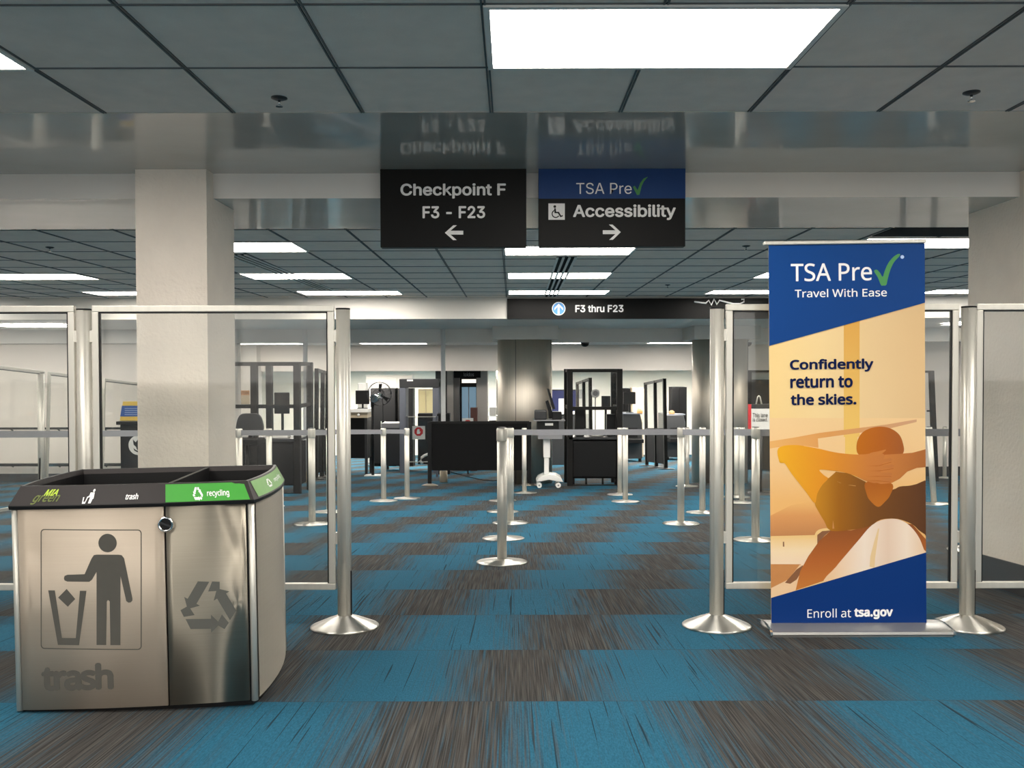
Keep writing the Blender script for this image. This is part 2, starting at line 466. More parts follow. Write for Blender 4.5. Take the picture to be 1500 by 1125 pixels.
# ------------------------------------------------------------------ ceiling lights
lp = {}
def ceiling_light(x0, y0, z, label, wd=1.22, dp=.61, group='ceiling lights', m=None):
    key = (round(wd,2), round(dp,2), m)
    loc = (x0+wd/2, y0+dp/2, z)
    if key in lp: return copy_tree(lp[key], label, loc)
    t = thing('ceiling_light', label, 'ceiling light', loc, group=group)
    b = BM(); e = .022
    box(b,-wd/2,wd/2,-dp/2,-dp/2+e,-.012,.002); box(b,-wd/2,wd/2,dp/2-e,dp/2,-.012,.002)
    box(b,-wd/2,-wd/2+e,-dp/2+e,dp/2-e,-.012,.002); box(b,wd/2-e,wd/2,-dp/2+e,dp/2-e,-.012,.002)
    obj('frame', b, M_frame, parent=t)
    b = BM(); box(b,-wd/2+e,wd/2-e,-dp/2+e,dp/2-e,-.007,.002); obj('diffuser', b, m or M_light, parent=t)
    lp[key] = t; return t
ceiling_light(-.094, 2.865, ZN, 'large lit ceiling panel above the two hanging black signs', dp=.60)
ceiling_light(-3.144, 2.865, ZN, 'lit ceiling panel cut off by the left edge, near the front', dp=.60)
ceiling_light(2.956, 2.865, ZN, 'lit ceiling panel out past the right edge, near the front', dp=.60)
for i, x in enumerate((-3.144, -.094, 2.956)):
    sd = ('left','middle','right')[i]
    ceiling_light(x, .47, ZN, 'lit ceiling panel overhead of the viewer, %s of its row' % sd, dp=.60)
    ceiling_light(x, -1.93, ZN, 'lit ceiling panel behind the viewer, %s of its row' % sd, dp=.60)
    ceiling_light(x, -4.33, ZN, 'lit ceiling panel furthest behind the viewer, %s of its row' % sd, dp=.60)
HL = {(-3.10,7.35):'hall ceiling light touching the right side of the left stucco column',
      (-.08,7.62):'hall ceiling light just below the gap between the hanging signs',
      (3.0,7.2):'hall ceiling light between the banner top and the right column',
      (-6.19,9.75):'wide hall ceiling light at the left edge, left of the stucco column',
      (-3.13,9.75):'middle hall ceiling light right of the left stucco column',
      (-.06,9.75):'hall ceiling light in the centre, second row under the hanging signs',
      (2.90,9.75):'hall ceiling light whose tip shows at the banner left edge',
      (-6.05,11.96):'short-looking hall ceiling light running behind the left stucco column, far row',
      (-3.04,11.96):'far hall ceiling light just above the white bulkhead, left of centre',
      (-.06,11.96):'far hall ceiling light just above the gate direction sign',
      (2.82,11.96):'far hall ceiling light just left of the banner, above the black sign',
      (5.95,11.96):'far hall ceiling light peeking out at the right column edge',
      (5.95,9.75):'hall ceiling light hidden by the right column, second row',
      (5.95,7.2):'hall ceiling light hidden by the right column, first row',
      (-6.15,7.35):'hall ceiling light past the left edge, first row'}
for (x, y), lab in HL.items():
    ceiling_light(x, y, ZK, lab, wd=1.45 if y > 11 and -4 < x < 2 else 1.22)
for x, lab in ((-6.0,'thin far light above the left plexiglass booth'),(-3.3,'thin far light above the pedestal fan'),(.15,'thin far light right of the left steel column'),(2.95,'thin far light left of the right steel column')):
    ceiling_light(x, 18.3, Z3, lab, wd=1.45)
for j, y in enumerate((22.5, 26.0, 29.5)):
    for x in (-7.5,-4.5,-1.5,1.5,4.5,7.5):
        ceiling_light(x, y, ZH, 'screening room ceiling light in the far room, seen edge on', group='screening room lights', m=M_lightfar)
for y in (7.35, 9.75, 11.96):  # off-frame lights added to brighten the sides of the hall
    for x in (-9.3, 9.0): ceiling_light(x, y, ZK, 'added hall fill light beyond the %s edge of the photo' % ('left' if x < 0 else 'right'), group='hall lights out of view')
for x in (-11.2,-8.9): ceiling_light(x, 14.6, ZU, 'thin added fill light on the low ceiling before the far left wall', group='added low ceiling lights')  # fill lights added under the low ceiling to brighten the far walls
for x in (7.6, 10.0): ceiling_light(x, 14.6, ZU, 'thin added fill light on the low ceiling before the far right wall', group='added low ceiling lights right')
for x in (-5.6, -2.9, -.2, 2.5):  # unseen lights added to brighten the fascia and steel columns
    ceiling_light(x, 13.335, ZU+.056, 'added slim fill light hidden in the slot behind the bulkhead', wd=2.4, dp=.13, group='slim fill lights behind the bulkhead')
# sprinklers
sp = None
for px, py, z, lab in ((409,143,ZN,'near sprinkler head left of centre, above the left stucco column'),(1423,135,ZN,'near sprinkler head at the right, above the right column'),
                       (73,362,ZK,'small distant sprinkler head left of the left stucco column'),(1093,360,ZK,'small distant sprinkler head left of the banner top'),
                       (978,417,ZK,'small distant sprinkler head above the gate direction sign')):
    r = ray(px,py); k = (z-ZC)/r.z; p = CL+r*k
    if sp is None:
        sp = thing('sprinkler_head', lab, 'sprinkler', p, group='ceiling sprinklers')
        b = BM(); lathe(b,[(.036,.001),(.036,-.004),(.022,-.010),(.012,-.012)],seg=20); obj('escutcheon', b, M_dgrey, parent=sp)
        b = BM(); cyl(b,(0,0,0),.006,-.036,-.01,10); lathe(b,[(.016,-.041),(.016,-.037)],seg=12); obj('deflector', b, M_chrome, parent=sp)
    else: copy_tree(sp, lab, p)
# slot air diffusers
for (pa, pb, lab) in (((345,372),(478,424),'pale slotted air diffuser beside the left stucco column'),((830,376),(806,434),'dark slotted air diffuser running back below the hanging signs')):
    pts = []
    for q in (pa, pb):
        r = ray(*q); pts.append(CL+r*((ZK-ZC)/r.z))
    d = pts[1]-pts[0]; ln = d.length; mid = (pts[0]+pts[1])/2
    t = thing('slot_diffuser', lab, 'air diffuser', mid, (0,0,math.atan2(d.y,d.x)))
    b = BM(); box(b,-ln/2,ln/2,-.10,.10,-.006,-.0005); obj('slot_backing', b, M_blackm, parent=t)
    for k in range(4):
        b = BM(); yy = -.09+.06*k; box(b,-ln/2,ln/2,yy-.012,yy+.012,-.014,-.005); obj('blade', b, M_frame, parent=t)
# dark flat panel on the ceiling by the right hall light
b = BM(); box(b, 3.0, 4.55, 6.62, 7.12, ZK-.008, ZK-.001)
tag(obj('dark_ceiling_panel', b, M_blackm, loc=(0,0,0)), 'dark flat panel in the ceiling above the banner right corner', 'air grille')
# dome cameras
dc = None
for px, py, lab in ((858,502,'black dome camera under the fascia between the steel columns'),(1099,502,'black dome camera right of the right steel column')):
    p = at(px, py, 16.72); p.z = ZF
    if dc is None:
        dc = thing('dome_camera', lab, 'security camera', (p.x, 16.9, ZF))
        b = BM(); cyl(b,(0,0,0),.085,-.02,.003,24); obj('mount', b, M_mgrey, parent=dc)
        b = BM(); lathe(b,[(.08,-.02),(.074,-.05),(.05,-.078),(.02,-.088)],seg=24); obj('dome', b, M_black, parent=dc)
    else: copy_tree(dc, lab, (p.x,16.9,ZF))

# ------------------------------------------------------------------ hanging signs
def hang_sign(px0, px1, py1, label, right):
    Y = 5.20
    pm = at((px0+px1)/2, 300, Y)
    t = thing('hanging_sign', label, 'sign', (pm.x, Y, ZN-.004))
    fu = lambda px, py: plane_uv(t, px, py, 0)
    x0 = fu(px0,300)[0]; x1 = fu(px1,300)[0]; z0 = fu((px0+px1)/2,py1)[1]
    b = BM(); box(b,x0,x1,0,.07,z0,.0)
    obj('panel', b, M_signblack, parent=t, bevel=.002)
    fn = lambda u, v: (u, -.0008, v)
    C = lambda cx, cy: fu(500+cx/3.0, cy/3.0)          # coordinates read off an enlargement
    def T(name, s, bx, bold, m, **k):
        a = C(bx[0], bx[3]); c = C(bx[2], bx[1]); b = BM()
        text_into(b, s, (a[0], c[0], a[1], c[1]), fn, bold, **k); flat(name, b, m, t)
    def P(name, pts, m, dy=-.0008):
        b = BM(); poly_into(b, [C(*p) for p in pts], lambda u, v: (u, dy, v)); flat(name, b, m, t)
    if not right:
        T('lettering','Checkpoint F',(260,805,723,873),.022,M_signtext)
        T('lettering','F3 - F23',(357,905,632,960),.022,M_signtext)
        P('arrow_symbol',[(455,1023),(492,990),(508,990),(480,1014),(536,1014),(536,1031),(480,1031),(507,1055),(491,1055)],M_signtext)
    else:
        b = BM(); zz = C(1000,873)[1]; box(b,x0,x1,-.0006,.0,zz,-.001); obj('blue_band', b, M_signblue, parent=t)
        T('lettering','TSA Pre',(1032,803,1276,853),0,M_signtext)
        P('check_mark',[(1281,822),(1289,816),(1302,836),(1313,805),(1328,785),(1348,776),(1330,797),(1320,817),(1310,856),(1299,857)],M_green,-.001)
        T('lettering','Accessibility',(1018,898,1470,968),.022,M_signtext)
        P('arrow_symbol',[(1228,1020),(1192,987),(1176,987),(1204,1012),(1149,1012),(1149,1029),(1204,1029),(1177,1054),(1193,1054)],M_signtext)
        b = BM()
        poly_into(b,[C(*p) for p in ((910,894),(982,894),(982,966),(910,966))],lambda u,v:(u,-.0008,v),0)
        f2 = lambda u,v:(u,-.0014,v)
        poly_into(b,[C(*p) for p in circ(938,908,6,14)],f2,1)
        for seg in ([(935,916),(942,915),(944,931),(956,931),(966,948),(972,945),(974,950),(963,955),(951,937),(937,937)],):
            poly_into(b,[C(*p) for p in seg],f2,1)
        ring_o = circ(942,940,19,20,R(-20),R(-20)+R(-20)-2*PI*.62); ring = []
        oo = [(942+18*math.cos(a),940+18*math.sin(a)) for a in [R(30)+R(230)*i/16 for i in range(17)]]
        ii = [(942+13.5*math.cos(a),940+13.5*math.sin(a)) for a in [R(30)+R(230)*i/16 for i in range(17)]]
        for i in range(16): poly_into(b,[C(*oo[i]),C(*oo[i+1]),C(*ii[i+1]),C(*ii[i])],f2,1)
        flat('wheelchair_symbol', b, [M_signtext, M_signblack], t)
    return t
hang_sign(557,771,362,'black hanging sign reading Checkpoint F with a left arrow',False)
hang_sign(789,1004,361,'hanging sign with a blue band and the word Accessibility',True)
# overhead gate sign on the bulkhead
p0 = at(743,452,13.06); p1 = at(1180,452,13.06)
t = thing('gate_sign','long black overhead sign reading F3 thru F23 on the bulkhead','sign',((p0.x+p1.x)/2,13.06,ZU))
fu = lambda px, py: plane_uv(t, px, py, 0)
zt = fu(950,437)[1]
b = BM(); box(b,p0.x-t.location.x,p1.x-t.location.x,0,.05,fu(950,467)[1],zt); obj('panel', b, M_signblack, parent=t, bevel=.003)
C7 = lambda cx, cy: fu(760+cx/3.75, 430+cy/3.75)
fn = lambda u,v:(u,-.002,v)
a = C7(310,103); c = C7(575,62); b = BM(); text_into(b,'F3 thru F23',(a[0],c[0],a[1],c[1]),fn,.024); flat('lettering',b,M_whitew,t)
b = BM(); poly_into(b,[C7(*p) for p in circ(219,83,37,28)],fn,0); poly_into(b,[C7(*p) for p in circ(219,83,33,28)],lambda u,v:(u,-.004,v),1)
poly_into(b,[C7(*p) for p in ((219,55),(243,80),(243,92),(224,73),(224,114),(213,114),(213,73),(195,92),(195,80))],lambda u,v:(u,-.006,v),0)
flat('up_arrow_symbol',b,[M_whitew,simple('arrow_blue_ink',(.07,.30,.68),.5)],t)

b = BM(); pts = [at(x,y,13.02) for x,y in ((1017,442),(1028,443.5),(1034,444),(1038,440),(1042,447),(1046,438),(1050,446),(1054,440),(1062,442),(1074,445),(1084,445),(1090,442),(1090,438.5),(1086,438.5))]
tube(b,pts,.013,6); tag(obj('wavy_strip', b, M_whitew), 'wavy white strip along the top of the black gate sign', 'strip')  # wavy white tube in front of the sign panel
# ------------------------------------------------------------------ belt stanchions
H_ST = 1.045
tilt = math.atan(SLOPE)
sproto = None
def groove(i): return .93 if i % 8 == 4 else 1.0
def stanchion(px, d, label, lean=0.0):
    global sproto
    p = gx(px, d)
    if sproto is None:
        t = thing('belt_stanchion', label, 'stanchion', p, group='belt stanchions')
        b = BM(); lathe(b,[(.198,.0),(.20,.006),(.19,.012),(.10,.022),(.05,.03)],(0,0,0),40); obj('base', b, M_spun, parent=t, rot=(-tilt,0,0))
        b = BM(); lathe(b,[(.037,.0),(.037,H_ST-.10)],(0,0,0),32,rfun=groove); obj('post', b, M_alum, parent=t)
        b = BM(); lathe(b,[(.040,H_ST-.10),(.041,H_ST-.095),(.041,H_ST-.012),(.036,H_ST)],(0,0,0),24); obj('belt_cassette', b, M_alum, parent=t)
        b = BM(); lathe(b,[(.036,H_ST-.001),(.030,H_ST+.006)],(0,0,0),20); obj('cap', b, M_black, parent=t)
        sproto = t
    else: t = copy_tree(sproto, label, p)
    t.rotation_euler = (0, lean, 0)
    t['d'] = d
    return t
def belt(ta, tb, sag=0.0, hgt=.062):
    A = ta.location+Vector((0,0,H_ST-.048)); B = tb.location+Vector((0,0,H_ST-.048))
    if ta.rotation_euler.y: A.x += math.sin(ta.rotation_euler.y)*H_ST
    if tb.rotation_euler.y: B.x += math.sin(tb.rotation_euler.y)*H_ST
    dirv = (B-A); dirv.z = 0; dirv.normalize(); n = Vector((-dirv.y, dirv.x, 0))*.0012
    A = A+dirv*.036; B = B-dirv*.036
    b = BM(); prev = None; K = 10
    for i in range(K+1):
        f = i/K; p = A.lerp(B,f); p.z -= sag*4*f*(1-f)
        ring = [b.verts.new(p+s*n+Vector((0,0,h))-ta.location) for s, h in ((1,-hgt/2),(1,hgt/2),(-1,hgt/2),(-1,-hgt/2))]
        if prev:
            for k in range(4): b.faces.new((prev[k],prev[(k+1)%4],ring[(k+1)%4],ring[k]))
        else: b.faces.new(ring)
        prev = ring
    b.faces.new(prev[::-1])
    o = obj('belt', b, M_belt, parent=ta)
    if ta.rotation_euler.y: o.rotation_euler = (0,-ta.rotation_euler.y,0)
    return o
del_keys = []
s_front = stanchion(735,6.60,'nearest belt stanchion, front of the central file on the blue carpet')
s_b = stanchion(737,8.02,'belt stanchion hidden right behind the nearest one, only its base clear')
s_c = stanchion(747.5,9.33,'belt stanchion in the central file that the long grey belt starts from')
s_d = stanchion(736,10.6,'belt stanchion fourth from the front in the central file')
s_e = stanchion(736,12.2,'belt stanchion furthest back in the central file')
s_f = stanchion(768,13.7,'thin belt stanchion just left of the white wheeled workstation')
s_g = stanchion(916,12.0,'belt stanchion in front of the right edge of the central booth')
s_h = stanchion(908,13.25,'belt stanchion half hidden behind its twin by the central booth')
s_i = stanchion(997.5,9.23,'belt stanchion left of the big glass post, in front of the right steel column')
s_j = stanchion(1006.5,15.1,'distant belt stanchion at the left foot of the right steel column')
s_k = stanchion(1029,10.42,'belt stanchion just left of the glass post that stands by the banner')
s_l = stanchion(1079,12.75,'belt stanchion behind the glass panel, left one of a close pair')
s_m = stanchion(1087,11.8,'belt stanchion behind the glass panel, right one of a close pair')
s_n = stanchion(1107,7.87,'belt stanchion behind glass at the banner left edge, below the red sign')
s_o = stanchion(1369,11.5,'belt stanchion leaning to the left, just right of the banner',lean=R(-4.2))
s_p = stanchion(1384,17.45,'far belt stanchion by the beige wall right of the banner')
s_q = stanchion(1426,7.2,'belt stanchion hidden behind the right glass post')
s_r = stanchion(456.5,9.26,'belt stanchion left of the left glass post, seen through the glass')
s_s = stanchion(482,10.62,'belt stanchion half hidden by the left glass frame upright')
s_t = stanchion(561.5,12.2,'belt stanchion right of the left glass post, left of two at the belt end')
s_u = stanchion(596,12.62,'belt stanchion beside the red stop sign, right of two at the belt end')
s_v = stanchion(350,9.9,'belt stanchion against the right side of the left stucco column')
s_w = stanchion(394,11.4,'belt stanchion standing before the left booth, right of the column')
s_x = stanchion(111,8.35,'belt stanchion behind the leftmost glass post, left of the stucco column')
s_y = stanchion(-76,7.5,'belt stanchion past the left edge of the frame')
for a_, b_ in ((s_c,s_i),(s_i,s_n),(s_n,s_q),(s_r,s_v),(s_r,s_s),(s_s,s_t),(s_t,s_u),(s_x,s_v),(s_y,s_x)):
    belt(a_, b_)
for o in bpy.data.objects:
    if 'd' in o.keys(): del o['d']

# ------------------------------------------------------------------ glass partitions
gp = None
def glass_post(px, d, label, h=1.665):
    global gp
    p = gx(px, d)
    if gp is None:
        t = thing('partition_post', label, 'post', p, group='glass partition posts')
        b = BM(); lathe(b,[(.176,0),(.178,.008),(.172,.013),(.09,.047),(.045,.062),(.04,.066)],(0,0,0),48); obj('base', b, M_spun, parent=t, rot=(-tilt,0,0))
        b = BM(); lathe(b,[(.036,.0),(.036,h)],(0,0,0),40,rfun=lambda i:.90 if i%10 in (4,5) else 1); obj('shaft', b, M_alum, parent=t)
        b = BM(); lathe(b,[(.037,h-.001),(.037,h+.007)],(0,0,0),24); obj('cap', b, M_black, parent=t)
        b = BM(); box(b,.033,.0385,-.012,.004,.02,.30); obj('slot_insert', b, M_black, parent=t)
        gp = t; return t
    return copy_tree(gp, label, p)
gpan = {}
def glass_panel(xa, ya, xb, yb, label, z0=.20, z1=1.688):
    L = math.hypot(xb-xa, yb-ya); yaw = math.atan2(yb-ya, xb-xa); dz = fz(yb)-fz(ya)
    loc = Vector(((xa+xb)/2,(ya+yb)/2,(fz(ya)+fz(yb))/2)); tl = math.atan2(-dz, L)
    L3 = math.sqrt(L*L+dz*dz)
    t = thing('glass_partition', label, 'glass partition', loc, (0, tl, yaw), group='framed glass partitions')
    hw = L3/2; e = .034
    for nm, (x0,x1,zz0,zz1) in {'top_rail':(-hw,hw,z1-e,z1),'bottom_rail':(-hw,hw,z0,z0+e),'stile':(-hw,-hw+e,z0+e,z1-e),'stile.001':(hw-e,hw,z0+e,z1-e)}.items():
        b = BM(); box(b,x0,x1,-.014,.014,zz0,zz1); obj(nm.split('.')[0], b, M_alum, parent=t, bevel=.004)
    b = BM(); g=.003
    for (x0,x1,zz0,zz1) in ((-hw+e,hw-e,z1-e-.007,z1-e),(-hw+e,-hw+e+.006,z0+e,z1-e),(hw-e-.006,hw-e,z0+e,z1-e)):
        box(b,x0,x1,-.009,.009,zz0,zz1)
    obj('gasket', b, M_black, parent=t)
    b = BM(); box(b,-hw+e,hw-e,-.003,.003,z0+e,z1-e); obj('pane', b, M_glass, parent=t)
    for sx in (-1,1):
        for zz in (z1-.13, z0+.30):
            b = BM(); x = sx*(hw+.006); box(b,x-.009,x+.009,-.012,.012,zz-.06,zz); obj('clip', b, M_alum, parent=t)
    return t
DG = 4.455
g1 = glass_post(125,DG,'tall glass partition post left of the stucco column, behind the bin')
g2 = glass_post(503.5,DG,'tall glass partition post right of the bin, left side of the opening')
g3 = glass_post(1050,DG,'tall glass partition post left of the banner, right side of the opening')
g4 = glass_post(1418,DG-.02,'tall glass partition post right of the banner')
def between(ga, gb, label, y=DG):
    return glass_panel(ga+.046, y, gb-.046, y, label)
X1, X2, X3, X4 = (q.location.x for q in (g1,g2,g3,g4))
between(X1-1.36, X1, 'framed glass panel cut by the left edge, behind the bin')
between(X1, X2, 'framed glass panel in front of the left stucco column')
between(X3, X4, 'framed glass panel behind the banner')
between(X4, X4+1.36, 'framed glass panel cut by the right edge, before the right column')
ys = [8.15, 9.45, 10.75, 12.05]
lps = []
for i, y in enumerate(ys):
    p = Vector((-5.22, y, fz(y)))
    lab = ['far glass partition post past the left edge','far glass partition post at the left, first one behind the front glass','far glass partition post behind the leftmost tall glass post','far glass partition post beside the stucco column, last of the receding row'][i]
    q = copy_tree(gp, lab, p); lps.append(q)
for i, lab in enumerate(('receding glass panel at the left edge, behind the front glass','receding glass panel in the middle of the far left row','receding glass panel ending beside the left stucco column')):
    glass_panel(-5.22, ys[i]+.046, -5.22, ys[i+1]-.046, lab)

# ------------------------------------------------------------------ recycling / trash station
FACE[0] = HUMANIST
W_, D_, HB, HT = .858, .575, .775, .845
bin_t = thing('waste_station','stainless steel trash and recycling station with a black rim','trash can',(-1.822,3.125,fz(3.135)-.012),(0,R(-.75),R(4.3)))
BF, BS = .020, .028      # bulge of the front and of the sides
def fbulge(u): f = min(max(u/W_,0),1); return -BF*4*f*(1-f)
def outline(off=0.0, n=14):
    """plan outline, counter-clockwise from the front left corner"""
    pts = []
    for i in range(n): u = W_*i/n; pts.append((u, fbulge(u)))
    for i in range(n): f = i/n; pts.append((W_+BS*4*f*(1-f), D_*f))
    for i in range(4): f = i/4; pts.append((W_*(1-f), D_))
    for i in range(n): f = i/n; pts.append((-BS*4*f*(1-f), D_*(1-f)))
    if off:
        out = []
        m = len(pts)
        for i in range(m):
            a = Vector(pts[i-1]); c = Vector(pts[(i+1)%m]); q = Vector(pts[i])
            e1 = (q-a).normalized(); e2 = (c-q).normalized(); n1 = Vector((e1.y,-e1.x)); n2 = Vector((e2.y,-e2.x)); nn = (n1+n2)
            nn = nn/ max(nn.length_squared/2, .5) 
            out.append((q.x+nn.x*off, q.y+nn.y*off))
        pts = out
    return pts
def ring(b, off, z): return [b.verts.new((x,y,z)) for x,y in outline(off)]
def loft(b, rings, cap0=False, cap1=False, mi=0):
    for a, c in zip(rings, rings[1:]):
        n = len(a)
        for i in range(n): b.faces.new((a[i],a[(i+1)%n],c[(i+1)%n],c[i])).material_index = mi
    if cap0: b.faces.new(rings[0][::-1])
    if cap1: b.faces.new(rings[-1])
b = BM(); loft(b,[ring(b,-.012,.0),ring(b,-.012,.02)],True,True); obj('plinth', b, M_black, parent=bin_t)
b = BM(); loft(b,[ring(b,-.006,.02),ring(b,-.006,HB)],True,False); body = obj('body', b, M_black, parent=bin_t)
# fixed curved side skins
for sgn in (0,1):
    b = BM(); prev = None
    for i in range(17):
        f = .045+.95*i/16; x = (W_+BS*4*f*(1-f)) if sgn else -BS*4*f*(1-f)
        o_ = (.004 if sgn else -.004)
        cur = [b.verts.new((x+(o_ if k else 0), D_*f, z)) for k in (0,1) for z in (.022,HB-.004)]
        if prev:
            b.faces.new((prev[2],cur[2],cur[3],prev[3])); b.faces.new((prev[0],cur[0],cur[1],prev[1]))
            b.faces.new((prev[1],cur[1],cur[3],prev[3])); b.faces.new((prev[0],cur[0],cur[2],prev[2]))
        prev = cur
    obj('side_skin', b, M_steel, parent=bin_t, smooth=False)
def door(u0, u1, name, label=None, m=None):
    b = BM(); prev = None; K = 14
    for i in range(K+1):
        u = u0+(u1-u0)*i/K; y = fbulge(u)
        cur = [b.verts.new((u,y+dy,z)) for dy in (-.010,-.001) for z in (.024,HB-.008)]
        if prev:
            for q in ((0,1,),(1,3),(3,2),(2,0)): 
                f = b.faces.new((prev[q[0]],cur[q[0]],cur[q[1]],prev[q[1]])); f.smooth = q==(0,1)
        else: b.faces.new((cur[0],cur[1],cur[3],cur[2]))
        prev = cur
    b.faces.new((prev[0],prev[2],prev[3],prev[1]))
    o = obj(name, b, m or M_steel, parent=bin_t)
    if label: o['label'] = label
    return o
Bz = lambda cx, cy: plane_uv(bin_t, cx/2.884, 670+cy/2.884, -.022)     # enlargement pixel -> front face
us = Bz(706,600)[0]
d1 = door(.020, us-.0035, 'trash_door', 'steel door with trash pictogram', M_panel)
d2 = door(us+.0035, W_-.020, 'recycling_door', 'narrow steel door with worn recycling arrows')
fnf = lambda u, v: (u, fbulge(u)-.0108, v)
# corner posts
for x, y in ((.004,.006),(W_-.004,.006),(W_-.004,D_-.006),(.004,D_-.006)):
    b = BM(); lathe(b,[(.0125,.018),(.0125,HB-.004)],(x,y,0),16); obj('corner_post', b, M_alum, parent=bin_t)
# pictogram on the trash door
b = BM()
def PB(pts, mi=0): poly_into(b,[Bz(*p) for p in pts],fnf,mi)
def rrect(x0,y0,x1,y1,r):
    pts=[]
    for cx,cy,a in ((x1-r,y1-r,0),(x0+r,y1-r,90),(x0+r,y0+r,180),(x1-r,y0+r,270)):
        for k in range(6): an=R(a+18*k); pts.append((cx+r*math.cos(an),cy+r*math.sin(an)))
    return pts
ro = rrect(170,303,602,810,16); ri = rrect(174,307,598,806,13)
for i in range(len(ro)):
    q = [ro[i],ro[(i+1)%len(ro)],ri[(i+1)%len(ri)],ri[i]]
    lp_ = lambda a, c, f: (a[0]+(c[0]-a[0])*f, a[1]+(c[1]-a[1])*f)
    K = 16 if math.hypot(q[0][0]-q[1][0], q[0][1]-q[1][1]) > 60 else 1
    for k in range(K): PB([lp_(q[0],q[1],k/K),lp_(q[0],q[1],(k+1)/K),lp_(q[3],q[2],(k+1)/K),lp_(q[3],q[2],k/K)])
PB(circ(458,360,39,28))
PB([(400,411),(412,409),(505,409),(518,411),(528,424),(563,592),(563,602),(556,610),(546,611),(537,604),(513,500),(512,790),(470,790),(467,606),(460,600),(455,606),(452,790),(411,790),(411,482),(392,515),(380,524),(286,524),(274,519),(271,510),(274,500),(286,495),(360,492),(390,425)])
PB([(283,555),(320,597),(288,630),(246,592)])
PB([(203,562),(232,562),(262,762),(322,762),(340,562),(368,562),(336,792),(245,792)])
flat('trash_pictogram', b, M_etch, d1)
b = BM(); a = Bz(175,990); c = Bz(482,863); text_into(b,'trash',(a[0],c[0],a[1],c[1]),fnf,.04,space=.9); flat('lettering', b, M_etch, d1)
# recycling arrows
def recycle(bm, cx, cy, s, fn, conv, mi=0):
    for k in range(3):
        a = R(120*k); ca, sa = math.cos(a), math.sin(a)
        def rt(p): return conv(cx+s*(p[0]*ca-p[1]*sa), cy+s*(p[0]*sa+p[1]*ca))
        poly_into(bm,[rt(p) for p in ((-.80,.42),(.10,.42),(.10,.28),(.42,.60),(.10,.92),(.10,.78),(-.62,.78))],fn,mi)
        poly_into(bm,[rt(p) for p in ((-.86,.34),(-.98,.10),(-.70,-.06),(-.48,.28))],fn,mi)
b = BM(); recycle(b,880,632,118,fnf,Bz); flat('recycling_symbol', b, M_etchlight, d2)
# lock
uc, vc = Bz(705,280)
lk = BM(); q = Matrix.Rotation(PI/2,3,'X')
lathe(lk,[(.0285,0),(.0285,.012),(.022,.016),(.021,.008)],(uc,fbulge(uc)-.009,vc),28,0,q); lo = obj('lock', lk, M_chrome, parent=bin_t)
b = BM(); lathe(b,[(.0215,0),(.0215,.010)],(uc,fbulge(uc)-.009,vc),24,0,q); obj('lock_core', b, M_black, parent=lo)
b = BM(); prism(b,[(uc-.018,vc+.010),(uc+.018,vc-.004),(uc+.016,vc-.010),(uc-.020,vc+.004)],fbulge(uc)-.019,fbulge(uc)-.023); obj('lock_tab', b, M_dgrey, parent=lo)
# rim and liners
b = BM()
loft(b,[ring(b,.012,HB-.012),ring(b,.014,HB),ring(b,.0125,HB+.003),ring(b,-.022,HT),ring(b,-.032,HT),ring(b,-.036,HT-.02),ring(b,-.04,.42)],True,True)
b.normal_update()
for f in b.faces:
    zc_ = f.calc_center_median().z
    if zc_ < HB+.002 or abs(f.normal.z) > .95 and zc_ > HT-.01: f.material_index = 1
    elif zc_ < HT-.011 and zc_ < HB: f.material_index = 1
rim = obj('rim', b, [M_rim, M_black], parent=bin_t)
ud = us
b = BM(); box(b, ud-.008, ud+.008, .03, D_-.036, .43, HT-.004); obj('divider', b, M_black, parent=bin_t)
def rimfn(u, v):   # v: 0 at lower edge, 1 at upper edge of the front rim band
    k = .014+(-.022-.014)*v
    return (W_/2+(u-W_/2)*(1+2*k/W_), fbulge(u)-k-.0010, HB+(HT-HB)*v+.0004)
def RZ(cx, cy):
    px, py = cx/2.884, 670+cy/2.884
    u, _ = plane_uv(bin_t, px, py, -.02)
    # edges of the band in that enlargement
    lo_ = 186-(cx-65)*.010; up_ = 122-(cx-65)*.004
    return min(u, W_-.008), min(max((lo_-cy)/(lo_-up_), .03), .97)
def RQ(b, x0,x1,y0,y1, mi, n=10, eps=0):
    for i in range(n):
        xa = x0+(x1-x0)*i/n; xb = x0+(x1-x0)*(i+1)/n
        poly_into(b,[RZ(xa,y0),RZ(xb,y0),RZ(xb,y1),RZ(xa,y1)],rimfn,mi)
b = BM(); K = 14; u0, u1 = us+.002, W_-.014
for i in range(K):
    ua, ub = u0+(u1-u0)*i/K, u0+(u1-u0)*(i+1)/K
    poly_into(b,[(ua,.05),(ub,.05),(ub,.93),(ua,.93)],rimfn)
flat('recycling_band', b, M_lime, rim)
def rimtext(s, bx, m, bold=.018, shear=.2):
    b = BM(); a = RZ(bx[0],bx[3]); c = RZ(bx[2],bx[1])
    text_into(b,s,(a[0],c[0],a[1],c[1]),lambda u,v:(lambda p:(p[0],p[1]-.0008,p[2]))(rimfn(u,v)),bold,shear=shear); flat('lettering', b, m, rim)
rimtext('recycling',(872,142,966,166),M_whitew)
rimtext('trash',(532,148,585,167),M_whitew,.03)
rimtext('MIA',(172,133,230,153),M_mia,.03)
rimtext('green',(135,150,247,180),M_miadk)
up1 = lambda u,v:(lambda p:(p[0],p[1]-.0008,p[2]))(rimfn(u,v))
b = BM(); recycle(b,834,154,22,up1,RZ); flat('recycling_symbol', b, M_whitew, rim)
b = BM()
for pts in (circ(388,138,5,12),[(375,144),(393,144),(397,163),(393,164),(391,177),(380,177),(380,158),(368,160),(366,157),(374,154)],[(350,158),(355,158),(358,172),(365,172),(367,158),(372,158),(368,178),(355,178)]):
    poly_into(b,[RZ(*p) for p in pts],up1)
